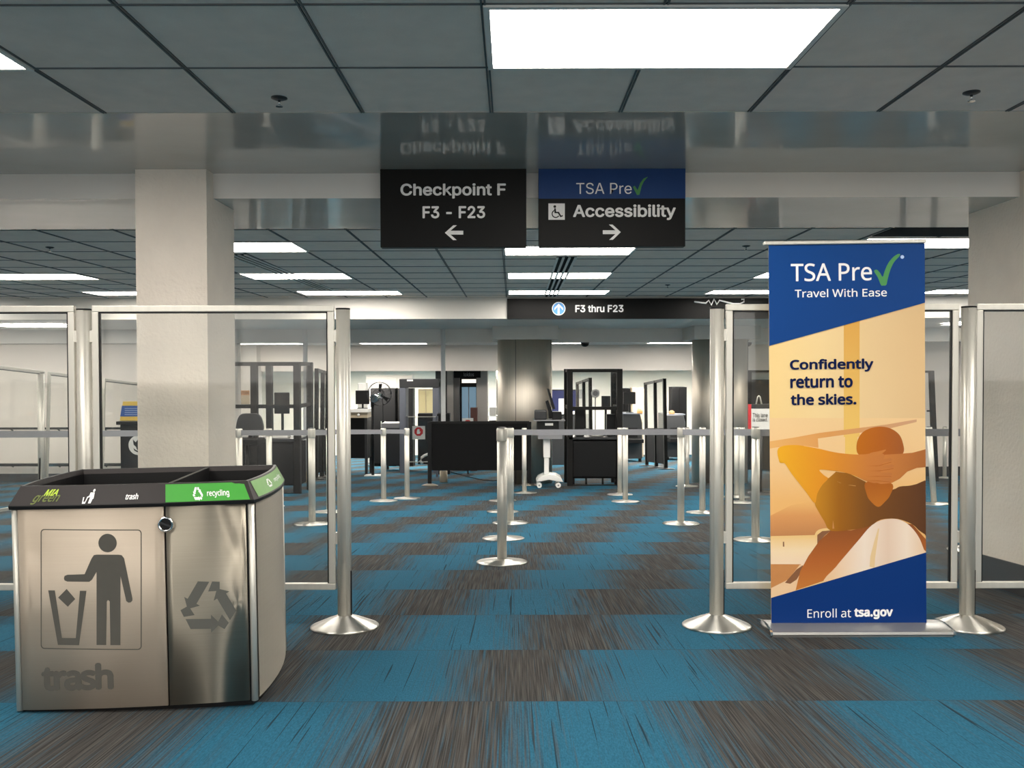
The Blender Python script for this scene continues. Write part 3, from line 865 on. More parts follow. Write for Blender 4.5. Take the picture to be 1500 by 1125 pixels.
flat('litter_symbol', b, M_whitew, rim)
# green band on the right end
def sidefn(f, v, e=.0012):
    k = .014+(-.022-.014)*v; x = W_+BS*4*f*(1-f)+k+e
    return (x, D_*f, HB+(HT-HB)*v+.0004)
b = BM(); n = 10
for i in range(n):
    fa = .06+.86*i/n; fb = .06+.86*(i+1)/n
    vs = [b.verts.new(sidefn(f,v)) for f,v in ((fa,.08),(fb,.08),(fb,.92),(fa,.92))]; b.faces.new(vs)
obj('recycling_band', b, M_olive, parent=rim)
b = BM(); text_into(b,'recycling',(.5,.78,.35,.65),lambda u,v:sidefn(u,v,.002),.01,shear=.2); obj('lettering', b, M_whitew, parent=rim)
b = BM(); recycle(b,.36,.5,1.0,lambda u,v:sidefn(u,v,.002),lambda x,y:(.36+(x-.36)*.055,.5-(y-.5)*.26)); obj('recycling_symbol', b, M_whitew, parent=rim)

# ------------------------------------------------------------------ roll-up banner
DB = 4.33
pb = at(1243, 915, DB)
ban = thing('roll_up_banner','tall roll-up banner, blue and orange, about returning to the skies','banner',(pb.x,DB,fz(DB)),(0,R(-.62),0))
BV = lambda px, py: plane_uv(ban, px, py, 0)
A6 = lambda cx, cy: BV(1100+cx/3.75, 340+cy/3.75)
A7 = lambda cx, cy: BV(1100+cx/3.2143, 600+cy/3.2143)
tl_, tr_ = BV(1124,356), BV(1352,356); bl_, br_ = BV(1131,917), BV(1359,914)
xl = (tl_[0]+bl_[0])/2; xr = (tr_[0]+br_[0])/2; zt = tl_[1]; zb = bl_[1]-.02
z7 = lambda cy: A7(400,cy)[1]
x7 = lambda cx: A7(cx,500)[0]
P_cream = grad_mat('print_sky_ink',0,xl,xr,[(0,srgb(246,214,150)),(.35,srgb(246,216,160)),(.7,srgb(238,205,155)),(1,srgb(232,196,146))])
P_sky2 = grad_mat('print_low_sky_ink',2,z7(430),z7(60),[(0,srgb(244,190,120)),(.5,srgb(246,205,150)),(1,srgb(245,208,155))])
P_post = grad_mat('print_mullion_ink',2,z7(330),A6(0,500)[1],[(0,srgb(246,206,110)),(.4,srgb(240,196,108)),(1,srgb(228,172,84))])
P_wing = grad_mat('print_wing_ink',0,x7(95),x7(780),[(0,srgb(240,182,110)),(.4,srgb(226,160,92)),(1,srgb(214,164,128))])
P_arm = grad_mat('print_arm_ink',0,x7(130),x7(660),[(0,srgb(243,178,42)),(.4,srgb(232,152,44)),(.8,srgb(208,130,64)),(1,srgb(196,122,66))])
P_arm2 = grad_mat('print_right_arm_ink',0,x7(640),x7(815),[(0,srgb(206,130,66)),(1,srgb(176,108,58))])
P_head = grad_mat('print_hair_ink',0,x7(500),x7(715),[(0,srgb(196,112,28)),(.5,srgb(184,102,36)),(1,srgb(168,96,48))])
P_neck = grad_mat('print_neck_ink',2,z7(458),z7(340),[(0,srgb(196,118,44)),(1,srgb(176,98,36))])
P_shirt = grad_mat('print_shirt_ink',0,x7(300),x7(820),[(0,srgb(204,140,40)),(.22,srgb(164,104,32)),(.5,srgb(126,80,38)),(1,srgb(96,62,40))])
P_chair = grad_mat('print_chair_ink',2,z7(850),z7(560),[(0,srgb(206,128,62)),(.5,srgb(184,104,50)),(1,srgb(150,86,44))])
P_seat = grad_mat('print_cushion_ink',0,x7(380),x7(820),[(0,srgb(244,206,164)),(.35,srgb(250,232,214)),(.6,srgb(238,210,186)),(.8,srgb(250,230,210)),(1,srgb(240,206,172))])
P_dusk = grad_mat('print_far_field_ink',2,z7(600),z7(430),[(0,srgb(198,136,88)),(.6,srgb(226,160,98)),(1,srgb(244,190,120))])
P_bench = grad_mat('print_ledge_ink',2,z7(730),z7(595),[(0,srgb(250,222,192)),(.5,srgb(252,226,186)),(1,srgb(246,206,140))])
P_dark = simple('print_tan_ink', srgb(190,128,72), .45)
P_brown = simple('print_brown_ink', srgb(128,84,52), .45)
P_finger = simple('print_finger_line_ink', srgb(232,164,92), .45)
P_blue = grad_mat('print_blue_ink',2,zb,zt,[(0,(.004,.035,.19)),(1,(.004,.060,.26))])
PM = [P_cream,P_sky2,P_post,P_wing,P_arm,P_arm2,P_head,P_neck,P_shirt,P_chair,P_seat,P_dusk,P_bench,P_dark,P_brown,P_finger,P_blue]
b = BM(); box(b,xl,xr,0,.0012,zb,zt,0)
LAY = [0]
def clipx(p): return (min(max(p[0],xl),xr), min(max(p[1],zb),zt))
def AR(pts, mi, conv=A7, smooth=False):
    LAY[0] += 1; dy = -.00009*LAY[0]
    q = [clipx(conv(*p)) for p in pts]
    poly_into(b, q, lambda u, v: (u, dy, v), mi)
def spl(pts, n=5):
    """closed Catmull-Rom through the points"""
    out = []; m = len(pts)
    for i in range(m):
        p0,p1,p2,p3 = (pts[(i+k-1)%m] for k in range(4))
        for j in range(n):
            t_ = j/n
            out.append(tuple(.5*((2*p1[a])+(-p0[a]+p2[a])*t_+(2*p0[a]-5*p1[a]+4*p2[a]-p3[a])*t_*t_+(-p0[a]+3*p1[a]-3*p2[a]+p3[a])*t_**3) for a in (0,1)))
    return out
AR([(60,40),(850,40),(850,620),(60,620)],1)
AR([(510,430),(597,430),(597,1125),(510,1125)],2,A6)
AR([(443,110),(502,110),(497,350),(470,350),(443,310)],2)
AR([(60,150),(200,132),(320,110),(640,70),(780,46),(780,58),(640,92),(400,124),(315,136),(318,180),(250,170),(120,178),(60,184)],3)
AR([(60,500),(110,490),(190,450),(300,430),(420,430),(420,620),(60,620)],11)
AR([(60,596),(330,590),(330,760),(60,760)],12)
AR([(60,728),(235,728),(205,800),(150,840),(60,880)],13)
AR([(95,840),(175,800),(230,730),(255,735),(225,800),(210,850),(110,900),(60,890)],10)
AR([(160,815),(215,752),(245,732),(240,760),(215,800),(185,820)],14)
AR([(150,622),(156,622),(157,645),(150,645)],14)
AR(spl([(298,640),(300,590),(320,565),(365,558),(378,572),(340,600),(312,640)]),12)
AR([(312,632),(312,590),(335,572),(378,568),(345,595)],14)
AR([(375,570),(470,568),(560,548),(620,520),(760,540),(850,610),(850,700),(360,800),(210,850),(232,760),(270,690),(320,620)],9)
AR(spl([(350,815),(400,740),(450,680),(510,610),(560,552),(610,522),(675,514),(725,530),(765,565),(795,610),(815,660),(835,690),(600,780)],4),10)
AR([(558,740),(562,690),(580,620),(598,560),(604,560),(594,630),(584,700),(582,745)],0)
AR(spl([(300,440),(312,395),(335,355),(362,322),(420,345),(492,360),(540,356),(600,380),(668,376),(700,362),(745,358),(780,350),(835,335),(850,420),(850,585),(800,575),(760,540),(690,514),(610,518),(560,548),(470,566),(375,570),(345,525),(318,480)],3),8)
AR([(383,560),(386,520),(392,560)],13)
AR([(365,323),(440,352),(492,358),(500,372),(530,362),(540,356),(540,340),(460,300),(400,292)],8)
AR(spl([(537,345),(545,400),(560,428),(598,458),(632,432),(655,402),(667,352),(600,335)],4),7)
AR(spl([(497,190),(500,150),(520,112),(555,90),(605,80),(655,88),(695,115),(714,155),(716,205),(660,250),(560,250),(510,215)],5),6)
AR(spl([(128,182),(200,166),(300,180),(390,200),(470,210),(540,210),(600,200),(640,225),(660,280),(640,320),(590,345),(540,335),(490,312),(430,294),(370,286),(322,284),(345,310),(362,325),(335,355),(312,395),(300,440),(262,392),(225,345),(190,300),(160,255),(145,252),(132,242)],4),4)
AR([(630,212),(700,208),(760,203),(850,186),(850,270),(780,274),(735,292),(700,325),(660,346),(610,350),(580,340),(610,300),(620,250)],5)
AR(spl([(560,205),(600,196),(634,188),(625,200),(595,215),(560,220)],4),5)
for i, (x0,y0,x1,y1) in enumerate(((540,246,664,232),(545,270,674,262),(535,296,664,300),(532,316,660,326))):
    AR([(x0,y0+10),(x0+16,y0-1),(x1-8,y1-4),(x1+2,y1+3),(x1-8,y1+11),(x0+16,y0+16)],4)
    AR([(x0+4,y0+19),(x0+60,y0+17),(x1-4,y1+14),(x1-4,y1+16.5),(x0+60,y0+20)],6)
AR([(60,40+0),(60,40)]+[(60,41)],0) if False else None
def BL(pts):
    LAY[0] += 1; dy = -.00009*LAY[0]
    poly_into(b, pts, lambda u,v:(u,dy,v), 16)
la = BV(1125.9,506.7); ra = BV(1351.2,443.5)
BL([(xl,zt),(xl,la[1]),(xr,ra[1]),(xr,zt)])
lb = BV(1132,875.5); rb = BV(1357,809)
BL([(xl,lb[1]),(xl,zb),(xr,zb),(xr,rb[1])])
bm_ = b; bm_.normal_update()
for f in bm_.faces:
    if abs(f.normal.y) > .9 and f.normal.y > 0 and f.calc_center_median().y < .0005: f.normal_flip()
me = bpy.data.meshes.new('printed_panel'); bm_.to_mesh(me); bm_.free()
pn = bpy.data.objects.new('printed_panel', me); COL.objects.link(pn); pn.parent = ban
for m in PM: me.materials.append(m)
dyt = -.00009*(LAY[0]+2)
fnb = lambda u,v:(u,dyt,v)
def BT(s, bx, conv, m, bold=0.0, space=1.0):
    b = BM(); a = conv(bx[0],bx[3]); c = conv(bx[2],bx[1]); text_into(b,s,(a[0],c[0],a[1],c[1]),fnb,bold,space=space); flat('lettering', b, m, ban)
BT('TSA Pre',(218,168,663,272),A6,M_whitew,.008)
BT('Travel With Ease',(240,308,745,360),A6,M_whitew,.008)
BT('Confidently',(213,693,672,772),A6,M_navy,.032)
BT('return to',(215,790,558,858),A6,M_navy,.032)
BT('the skies.',(217,885,578,952),A6,M_navy,.032)
BT('Enroll at',(265,935,470,980),A7,M_whitew,0)
BT('tsa.gov',(485,933,667,987),A7,M_whitew,.04)
b = BM()
poly_into(b,[A6(*p) for p in spl([(675,215),(690,207),(708,225),(722,246),(733,215),(752,172),(780,138),(806,121),(818,122),(812,135),(785,165),(764,208),(750,258),(742,290),(724,294),(712,290),(695,248)],3)],fnb); flat('check_mark', b, M_green, ban)
b = BM(); poly_into(b,[A6(*p) for p in circ(830,137,10,16)],fnb); flat('trademark_dot', b, simple('pale_blue_ink',(.45,.6,.85),.5), ban)
b = BM(); x0 = BV(1118,354)[0]; x1 = BV(1356,354)[0]
prism(b,[(x0,zt-.012),(x1,zt-.012),(x1,zt+.008),(x0,zt+.008)],.014,-.014); obj('top_rail', b, M_alum, parent=ban, bevel=.005)
b = BM(); cyl_axis(b,(0.0,.03,.05),(0.0,.03,zt-.01),.009); obj('support_pole', b, M_alu, parent=ban)
# cassette base
xa = xl-.030; xb_ = xr+.075
zbase = 0.0
b = BM()
prof = [(.10,-.01),(.10,.040),(.05,.047),(-.012,.047),(-.105,.030),(-.118,.026),(-.121,.014),(-.11,.006),(-.11,-.0)]
prof = [(y, z - SLOPE*0) for y, z in prof]
prism(b,[(y,z) for y,z in prof],xa,xb_,0,fn=lambda u,v,a:(a,u,v-(SLOPE*u)))
base_o = obj('cassette_base', b, simple('cassette_aluminium',(.40,.40,.385),.38,.75), parent=ban, rot=(0,R(.62),0))
for x in (xa, xb_):
    b = BM(); s = -1 if x == xa else 1
    prism(b,[(.106,-.01),(.106,.046),(.05,.053),(-.014,.053),(-.109,.036),(-.125,.029),(-.128,.012),(-.115,.002),(-.115,-.004)],x,x+s*.012,0,fn=lambda u,v,a:(a,u,v-SLOPE*u))
    obj('end_cap', b, M_chrome, parent=base_o)
b = BM(); prism(b,[(.09,-.012),(.09,.008),(-.108,.008),(-.108,-.008)],xa+.002,xb_-.002,0,fn=lambda u,v,a:(a,u,v-SLOPE*u)); obj('foot_strip', b, M_black, parent=base_o)

# ------------------------------------------------------------------ background: booths
FACE[0] = GROTESK
def booth(xc, yf, w_, dp, label, mid=None):
    t = thing('screening_booth', label, 'booth', (xc,yf,fz(yf+dp/2)), group='plexiglass officer booths')
    h, mz, cz = 2.13, 1.43, .89; p = .10
    for x in (-w_/2+p/2, w_/2-p/2) + ((mid,) if mid is not None else ()):
        for y in (p/2, dp-p/2):
            b = BM(); box(b,x-p/2,x+p/2,y-p/2,y+p/2,-.03,h); obj('post', b, M_blackframe, parent=t)
    for (x0,x1,y0,y1) in ((-w_/2,w_/2,.02,.07),(-w_/2,w_/2,dp-.07,dp-.02),(-w_/2+.02,-w_/2+.07,p,dp-p),(w_/2-.07,w_/2-.02,p,dp-p)):
        b = BM(); box(b,x0,x1,y0,y1,h-.05,h+.01); obj('top_rail', b, M_blackframe, parent=t)
        if y0 < .5*dp or x1-x0 < .1:
            b = BM(); box(b,x0,x1,y0,y1,mz-.03,mz+.03); obj('middle_rail', b, M_blackframe, parent=t)
    for (x0,x1,y0,y1) in ((-w_/2+p,w_/2-p,.04,.046),(-w_/2+.04,-w_/2+.046,p,dp-p),(w_/2-.046,w_/2-.04,p,dp-p)):
        b = BM(); box(b,x0,x1,y0,y1,mz+.03,h-.05); obj('pane', b, M_plexi, parent=t)
    b = BM(); box(b,-w_/2+.03,w_/2-.03,.05,dp*.55,.16,cz-.04); obj('cabinet', b, M_blackm, parent=t)
    b = BM(); box(b,-w_/2+p+.01,w_/2-p-.01,.025,.05,.19,cz-.06); obj('front_panel', b, M_black, parent=t, bevel=.006)
    b = BM(); box(b,-w_/2+.03,w_/2-.03,.0,dp*.62,cz-.02,cz+.02); obj('countertop', b, M_dgrey, parent=t)
    for x in (-w_/2+.12,-.15,.15,w_/2-.12):
        b = BM(); cyl(b,(x,.10,0),.02,.0,.17,10); obj('caster', b, M_black, parent=t)
    b = BM(); box(b,-w_/2,w_/2,.03,.07,-.01,.05); obj('base_rail', b, M_blackframe, parent=t)
    return t
xk = at(402,600,13.6).x
xr_b = at(439,600,13.6).x; xl_b = at(292,600,13.6).x
booth((xl_b+xr_b)/2, 13.6, xr_b-xl_b, .95, 'wide black framed plexiglass booth at the left, running behind the stucco column', mid=at(371.5,600,13.6).x-(xl_b+xr_b)/2)
xk2 = (at(831,600,15.35).x+at(912,600,15.35).x)/2
kb = booth(xk2, 15.35, at(912,600,15.35).x-at(831,600,15.35).x, 1.0, 'black framed plexiglass booth in the centre, right of the workstation')
# things on the booth counters
def mono(name, cat, label, mat, px0, px1, py0, py1, d, dp=.1, bevel=0, zbase=None):
    """simple box-bodied thing standing with its front at distance d"""
    a = at(px0,(py0+py1)/2,d); c = at(px1,(py0+py1)/2,d); z1 = at((px0+px1)/2,py0,d).z; z0 = at((px0+px1)/2,py1,d).z if zbase is None else zbase
    b = BM(); hw = (c.x-a.x)/2; box(b,-hw,hw,0,dp,0,z1-z0)
    return tag(obj(name,b,mat,loc=((a.x+c.x)/2,d,z0),bevel=bevel),label,cat)
def monitor(px0, px1, py0, py1, d, zdesk, label, yaw=0, mat=None):
    a = at(px0,(py0+py1)/2,d); c = at(px1,(py0+py1)/2,d); z1 = at(px0,py0,d).z; z0 = at(px0,py1,d).z
    t = thing('computer_monitor', label, 'monitor', ((a.x+c.x)/2,d,zdesk),(0,0,yaw)); hw=(c.x-a.x)/2
    b = BM(); box(b,-hw,hw,-.02,.015,z0-zdesk,z1-zdesk); obj('screen', b, mat or M_black, parent=t, bevel=.006)
    b = BM(); box(b,-.02,.02,.016,.04,.0,(z0+z1)/2-zdesk); obj('stand', b, M_black, parent=t)
    b = BM(); box(b,-min(hw,.12),min(hw,.12),-.07,.09,0,.012); obj('stand_foot', b, M_black, parent=t)
    return t
zk = kb.location.z+.91
monitor(881,894,580,598,15.9,zk,'small dark monitor inside the central booth')
b = BM(); pts=[]
pc = at(873,606,15.7)
lathe(b,[(.02,.0),(.12,.002),(.135,.03),(.11,.07),(.06,.10),(.01,.105)],(0,0,0),16,rfun=lambda i:1+.12*math.sin(i*2.1)); 
o = obj('white_plastic_bag', b, M_white, loc=(pc.x,15.60,zk)); tag(o,'crumpled white plastic bag on the central booth counter','bag')
mono('equipment_box','equipment','black equipment box at the left end of the central booth counter',M_black,843,856,597,615,15.62,.25,.01,zbase=zk)
mono('keyboard_tray','equipment','low black tray at the right end of the central booth counter',M_black,889,902,607,615,15.6,.2,.01,zbase=zk)
# ring shaped mirror on a stalk
pr = at(871,576,16.1)
t = thing('round_mirror','round silver-rimmed mirror on a stalk in the central booth','mirror',(pr.x,15.95,zk))
b = BM(); q = Matrix.Rotation(PI/2,3,'X')
lathe(b,[(.045,0),(.05,.02),(.075,.02),(.08,.0)],(0,0,pr.z-zk),28,0,q); obj('ring', b, M_white, parent=t)
b = BM(); lathe(b,[(.046,.001),(.046,.006)],(0,0,pr.z-zk),24,0,q); obj('glass', b, M_mgrey, parent=t)
b = BM(); cyl(b,(0,.02,0),.008,0,pr.z-zk-.07,10); lathe(b,[(.05,0),(.05,.01)],(0,.02,0),16); obj('stalk', b, M_dgrey, parent=t)
# left booth contents
zl = fz(14.1)+.91
monitor(402,424,575,606,14.32,zl,'dark monitor inside the left booth')
mono('paper_stack','paper','loose white papers on the left booth counter',M_white,399,421,632,641,13.85,.2,zbase=zl)
# office chair behind the left booth
p = gx(366, 12.9)
t = thing('office_chair','dark office chair with rounded back beside the left stucco column','chair',p)
zz = lambda py: at(366,py,12.9).z-p.z
b = BM(); hw=.19
pts = spl([(-hw,zz(632)),(-hw*1.02,zz(618)),(-hw*.7,zz(607)),(0,zz(605.5)),(hw*.7,zz(607)),(hw*1.02,zz(618)),(hw,zz(632)),(0,zz(633))],4)
prism(b,pts,.04,-.02); obj('backrest', b, M_dgrey, parent=t, bevel=.01)
b = BM(); box(b,-.22,.22,-.35,.06,zz(650),zz(641)); obj('seat', b, M_blackm, parent=t, bevel=.02)
b = BM(); box(b,-.03,.03,.02,.05,zz(645),zz(625)); obj('back_bar', b, M_black, parent=t)
b = BM(); cyl(b,(0,-.14,0),.028,.06,zz(648),12); obj('gas_lift', b, M_black, parent=t)
b = BM()
for k in range(5):
    a_ = 2*PI*k/5; cyl_axis(b,(0,-.14,.08),(.26*math.cos(a_),-.14+.26*math.sin(a_),.05),.022,.014,8)
obj('star_base', b, M_black, parent=t)
for k in range(5):
    a_ = 2*PI*k/5; b = BM(); x,y = .26*math.cos(a_),-.14+.26*math.sin(a_)
    cyl_axis(b,(x-.015,y,.025-SLOPE*(y)),(x+.015,y,.025-SLOPE*y),.026,seg=12); obj('caster', b, M_black, parent=t)
# caution notice on the white pier
b = BM(); t = thing('caution_sign','orange and tan caution notice left of the booth, on the white pier','sign',(at(356,582,19.88).x,19.88,at(356,592,19.88).z))
hw = 9.5/1250*19.88; hh = 20/1250*19.88
box(b,-hw,hw,0,.015,0,hh); obj('plate', b, M_tan, parent=t)
b = BM(); box(b,-hw,hw,-.002,0,hh*.66,hh); obj('header_band', b, M_orange, parent=t)
b = BM(); text_into(b,'CAUTION',(-hw*.88,hw*.88,hh*.72,hh*.93),lambda u,v:(u,-.003,v),.01); flat('lettering', b, M_black, t)

# black fabric barrier
yb = 15.42; pl = at(629.5,700,yb); pr_ = at(775.5,700,yb)
t = thing('fabric_barrier','wide black fabric barrier between two black posts in the centre','barrier',((pl.x+pr_.x)/2,yb,fz(yb)))
fb = lambda px,py: plane_uv(t,px,py,0)
x0 = pl.x-t.location.x; x1 = pr_.x-t.location.x; zt_ = fb(700,618)[1]
for x in (x0,x1):
    b = BM(); box(b,x-.035,x+.035,-.025,.025,.01,zt_); obj('post', b, M_black, parent=t)
    b = BM(); lathe(b,[(.145,0),(.15,.008),(.10,.03),(.05,.04)],(0,0,0),28); obj('base', b, M_steel, parent=t, loc=(x,0,0), rot=(-tilt,0,0))
b = BM(); box(b,x0+.035,x1-.035,-.006,.006,fb(700,689)[1],zt_-.03); obj('fabric_panel', b, M_blackm, parent=t)
b = BM(); box(b,x0,x1,-.022,.022,zt_-.03,zt_+.012); obj('top_rail', b, M_blackframe, parent=t)
# cable on the floor
b = BM(); tube(b,[ground(*q)+Vector((0,0,.012)) for q in ((655,691),(672,695),(690,700),(708,704),(722,705),(738,704))],.009,6)
tag(obj('floor_cable',b,M_rubber),'thin black cable lying on the carpet under the fabric barrier','cable')

# wheeled workstation
yc = 15.0; p = gx(802, yc)
t = thing('wheeled_workstation','white wheeled workstation cart beside the left steel column','cart',p)
f_ = lambda px,py: (lambda q:(q[0],q[1]))(plane_uv(t,px,py,0))
b = BM(); prism(b,[f_(*q) for q in ((785,704),(788,698),(795,694.5),(805,693.5),(815,694.5),(821,698),(824,704),(815,703),(804,701),(793,703))],.22,-.2); obj('foot', b, M_white, parent=t, bevel=.01)
for px in (789.5,817):
    for yy in (-.17,.17):
        x,z = f_(px,706.5); b = BM(); cyl_axis(b,(x,yy-.02,.045-SLOPE*yy),(x,yy+.02,.045-SLOPE*yy),.045,seg=20); wo=obj('wheel', b, M_white, parent=t)
        b = BM(); cyl_axis(b,(x,yy-.024,.045-SLOPE*yy),(x,yy+.024,.045-SLOPE*yy),.015,seg=12); obj('hub', b, M_mgrey, parent=wo)
b = BM(); x0,z0=f_(800,695); box(b,x0-.035,x0+.05,-.04,.04,z0,f_(800,660)[1]); obj('lower_column', b, M_white, parent=t, bevel=.006)
b = BM(); box(b,x0-.05,x0+.07,-.055,.055,f_(800,670)[1],f_(800,640)[1]); obj('upper_column', b, M_white, parent=t, bevel=.006)
b = BM(); xa_,z_=f_(788,642); xb2,_=f_(823,642); box(b,xa_,xb2,-.16,.16,z_,f_(800,636)[1]); obj('drawer', b, M_mgrey, parent=t)
b = BM(); box(b,xa_-.02,xb2-.06,-.15,.15,f_(800,635)[1],f_(800,616)[1]); obj('cabinet', b, M_black, parent=t)
b = BM(); box(b,xa_+.12,xa_+.26,-.153,-.15,f_(800,622.5)[1],f_(800,619)[1]); obj('label_plate', b, M_white, parent=t)
xc0,zs=f_(781,616); xc1,_=f_(827,616)
b = BM(); box(b,xc0,xc1,-.22,.22,zs,zs+.022); obj('work_surface', b, M_mgrey, parent=t, bevel=.008)
zw = t.location.z+zs+.022
mono('label_printer','printer','grey label printer on the left of the workstation cart top',M_dgrey,783,801,601,613,14.86,.2,.02,zbase=zw)
mono('card_reader','device','small black document reader right of the printer on the cart',M_black,809,823,603,613,14.86,.12,.012,zbase=zw)
# tilted monitor on an arm above the cart
pm = at(806,584,15.02)
tm = thing('tilted_monitor','thin black monitor seen edge on above the workstation cart','monitor',(pm.x,15.02,zw))
fm = lambda px,py: plane_uv(tm,px,py,0)
b = BM(); prism(b,[fm(*q) for q in ((801.5,570),(804,569.5),(813,598),(810,599.5))],.22,-.12); obj('screen', b, M_black, parent=tm)
b = BM(); prism(b,[fm(*q) for q in ((799,588),(803,586),(808,600),(812,613.2),(804,613.2),(803,602))],.03,-.03); obj('arm', b, M_black, parent=tm)
# metal detector
ym = 20.05
p = gx(616, ym)
t = thing('walk_through_detector','slate grey walk-through metal detector arch left of the doorway','metal detector',p)
hh = at(616,555,ym).z-p.z; xw = 24/1250*ym
for s in (-1,1):
    b = BM(); box(b,s*xw-.075,s*xw+.075,-.25,.25,-.02,hh-.06); obj('side_panel', b, M_slate, parent=t, bevel=.01)
b = BM(); box(b,-xw-.075,xw+.075,-.27,.27,hh-.2,hh); obj('crosspiece', b, M_dgrey, parent=t, bevel=.01)
b = BM(); box(b,-.28,-.14,-.275,-.27,hh-.05,hh-.01); obj('lamp_strip', b, M_white, parent=t)
# acrylic gate with stop notice
yg = 18.3; p = gx(615, yg)
t = thing('acrylic_gate','clear acrylic gate panel left of the fabric barrier','gate',p)
fg = lambda px,py: plane_uv(t,px,py,0)
x0,z0 = fg(596,676); x1,z1 = fg(640,611)
b = BM(); box(b,x0,x1,-.005,.005,z0,z1); obj('pane', b, M_plexi, parent=t)
b = BM(); box(b,x0,x1,-.009,.009,z1,z1+.015); box(b,x0,x1,-.009,.009,z0-.015,z0); obj('edge_trim', b, M_alum, parent=t)
for x in (x0,x1):
    b = BM(); box(b,x-.025,x+.025,-.025,.025,-.01,z1+.02); obj('post', b, M_slate, parent=t)
b = BM(); tube(b,[(*(lambda q:(q[0],-.05,q[1]))(fg(*q)),) for q in ((619,679),(616,675),(618,670),(622,667),(630,664))],.03,8); obj('curved_handle', b, M_white, parent=t)
def stop_notice(pxa,pxb,pya,pyb,d,label,stand=False):
    t = thing('stop_notice',label,'sign',(at((pxa+pxb)/2,pyb,d).x,d,at((pxa+pxb)/2,pyb,d).z))
    hw=(pxb-pxa)/2/F*d; h=(pyb-pya)/F*d
    b = BM(); box(b,-hw,hw,0,.01,0,h); obj('card', b, M_white, parent=t)
    r = hw*.72; cz = h*.58
    b = BM(); poly_into(b,[(r*math.cos(R(22.5+45*k)),cz+r*math.sin(R(22.5+45*k))) for k in range(8)],lambda u,v:(u,-.003,v),0)
    f2=lambda u,v:(u,-.006,v)
    poly_into(b,[(-r*.36,cz-r*.5),(r*.2,cz-r*.5),(r*.42,cz-.02*r),(r*.3,cz+.05*r),(r*.18,cz-.1*r),(r*.2,cz+r*.5),(-r*.02,cz+r*.58),(-r*.3,cz+r*.45),(-r*.4,cz)],f2,1)
    flat('stop_hand_symbol', b, [M_red, M_whitew], t)
    if stand:
        b = BM(); zf_ = fz(d)-t.location.z; cyl(b,(0,.03,0),.015,zf_,h*.5,10); lathe(b,[(.14,zf_),(.14,zf_+.02)],(0,.03,0),20); obj('stand', b, M_dgrey, parent=t)
    return t
stop_notice(604,622.7,624,643.5,18.24,'white notice with a red stop octagon hung on the acrylic gate')
stop_notice(677,693.5,612.5,632,18.9,'red octagon notice peeking over the top of the fabric barrier',True)

# pedestal fan
yf = 18.55; p = gx(546, yf)
t = thing('pedestal_fan','tall black pedestal fan with a round wire cage by the desk','fan',p)
ff = lambda px,py: plane_uv(t,px,py,0)
b = BM(); box(b,-.17,.2,-.12,.12,-.02,.03); obj('base', b, M_white, parent=t)
hx,hz = ff(556,577)
b = BM(); cyl(b,(0,0,0),.032,.02,hz-.12,14); obj('pole', b, M_black, parent=t)
cg = obj('wire_cage', (lambda b:(b,[tube(b,[(hx+rr*math.cos(a),yy,hz+rr*math.sin(a)) for a in [2*PI*i/32 for i in range(33)]],.007,6) for rr,yy in ((.255,-.06),(.255,.06),(.12,-.10))],[tube(b,[(hx+.05*math.cos(a),-.11,hz+.05*math.sin(a)),(hx+.16*math.cos(a),-.10,hz+.16*math.sin(a)),(hx+.255*math.cos(a),-.06,hz+.255*math.sin(a))],.004,5) for a in [2*PI*i/16 for i in range(16)]])[0])(BM()), M_dgrey, parent=t)
b = BM()
for k in range(3):
    a = R(80+120*k); c,s_=math.cos(a),math.sin(a)
    pts=[(hx+c*.04-s_*.03,hz+s_*.04+c*.03),(hx+c*.21-s_*.05,hz+s_*.21+c*.05),(hx+c*.23+s_*.02,hz+s_*.23-c*.02),(hx+c*.04+s_*.02,hz+s_*.04-c*.02)]
    prism(b,pts,.004,-.004)
obj('blades', b, M_black, parent=t)
b = BM(); cyl_axis(b,(hx-.11,-.1,hz-.1),(hx-.02,.2,hz-.07),.085,.07,18); obj('motor', b, M_chrome, parent=t)
b = BM(); cyl_axis(b,(0,0,hz-.16),(hx-.05,.06,hz-.08),.03); obj('bracket', b, M_black, parent=t)
# inspection desk on the left with monitor
yd = 19.3; p = gx(527, yd)
t = thing('inspection_desk','tall white-topped inspection desk left of the pedestal fan','desk',p)
fd = lambda px,py: plane_uv(t,px,py,0)
xa_,za = fd(498,604); xb2,zb2 = fd(540,612); ztop = fd(520,599)[1]
b = BM(); box(b,xa_,xb2,-.05,.75,za,ztop); obj('desktop', b, M_white, parent=t)
b = BM(); box(b,xa_+.02,xb2-.02,-.02,.7,zb2,za); dr = obj('drawer', b, M_tan, parent=t)
b = BM(); x,z = fd(525.5,607.5); lathe(b,[(.03,0),(.02,.03)],(x,-.02,z),14,0,Matrix.Rotation(PI/2,3,'X')); obj('knob', b, M_whitew, parent=dr)
b = BM(); box(b,xa_+.04,xb2-.04,.15,.7,.35,zb2); obj('cabinet', b, M_black, parent=t)
for x in (xa_+.06,xb2-.06):
    for y in (.02,.65):
        b = BM(); box(b,x-.03,x+.03,y-.03,y+.03,-SLOPE*y-.01,zb2); obj('leg', b, M_dgrey, parent=t)
zd = p.z+ztop
monitor(521,541,572,592,19.5,zd,'black monitor on the inspection desk left of the fan')
mono('desk_printer','printer','boxy white printer behind the black monitor on the inspection desk',M_white,524,537,561,600,19.75,.2,.02,zbase=zd)
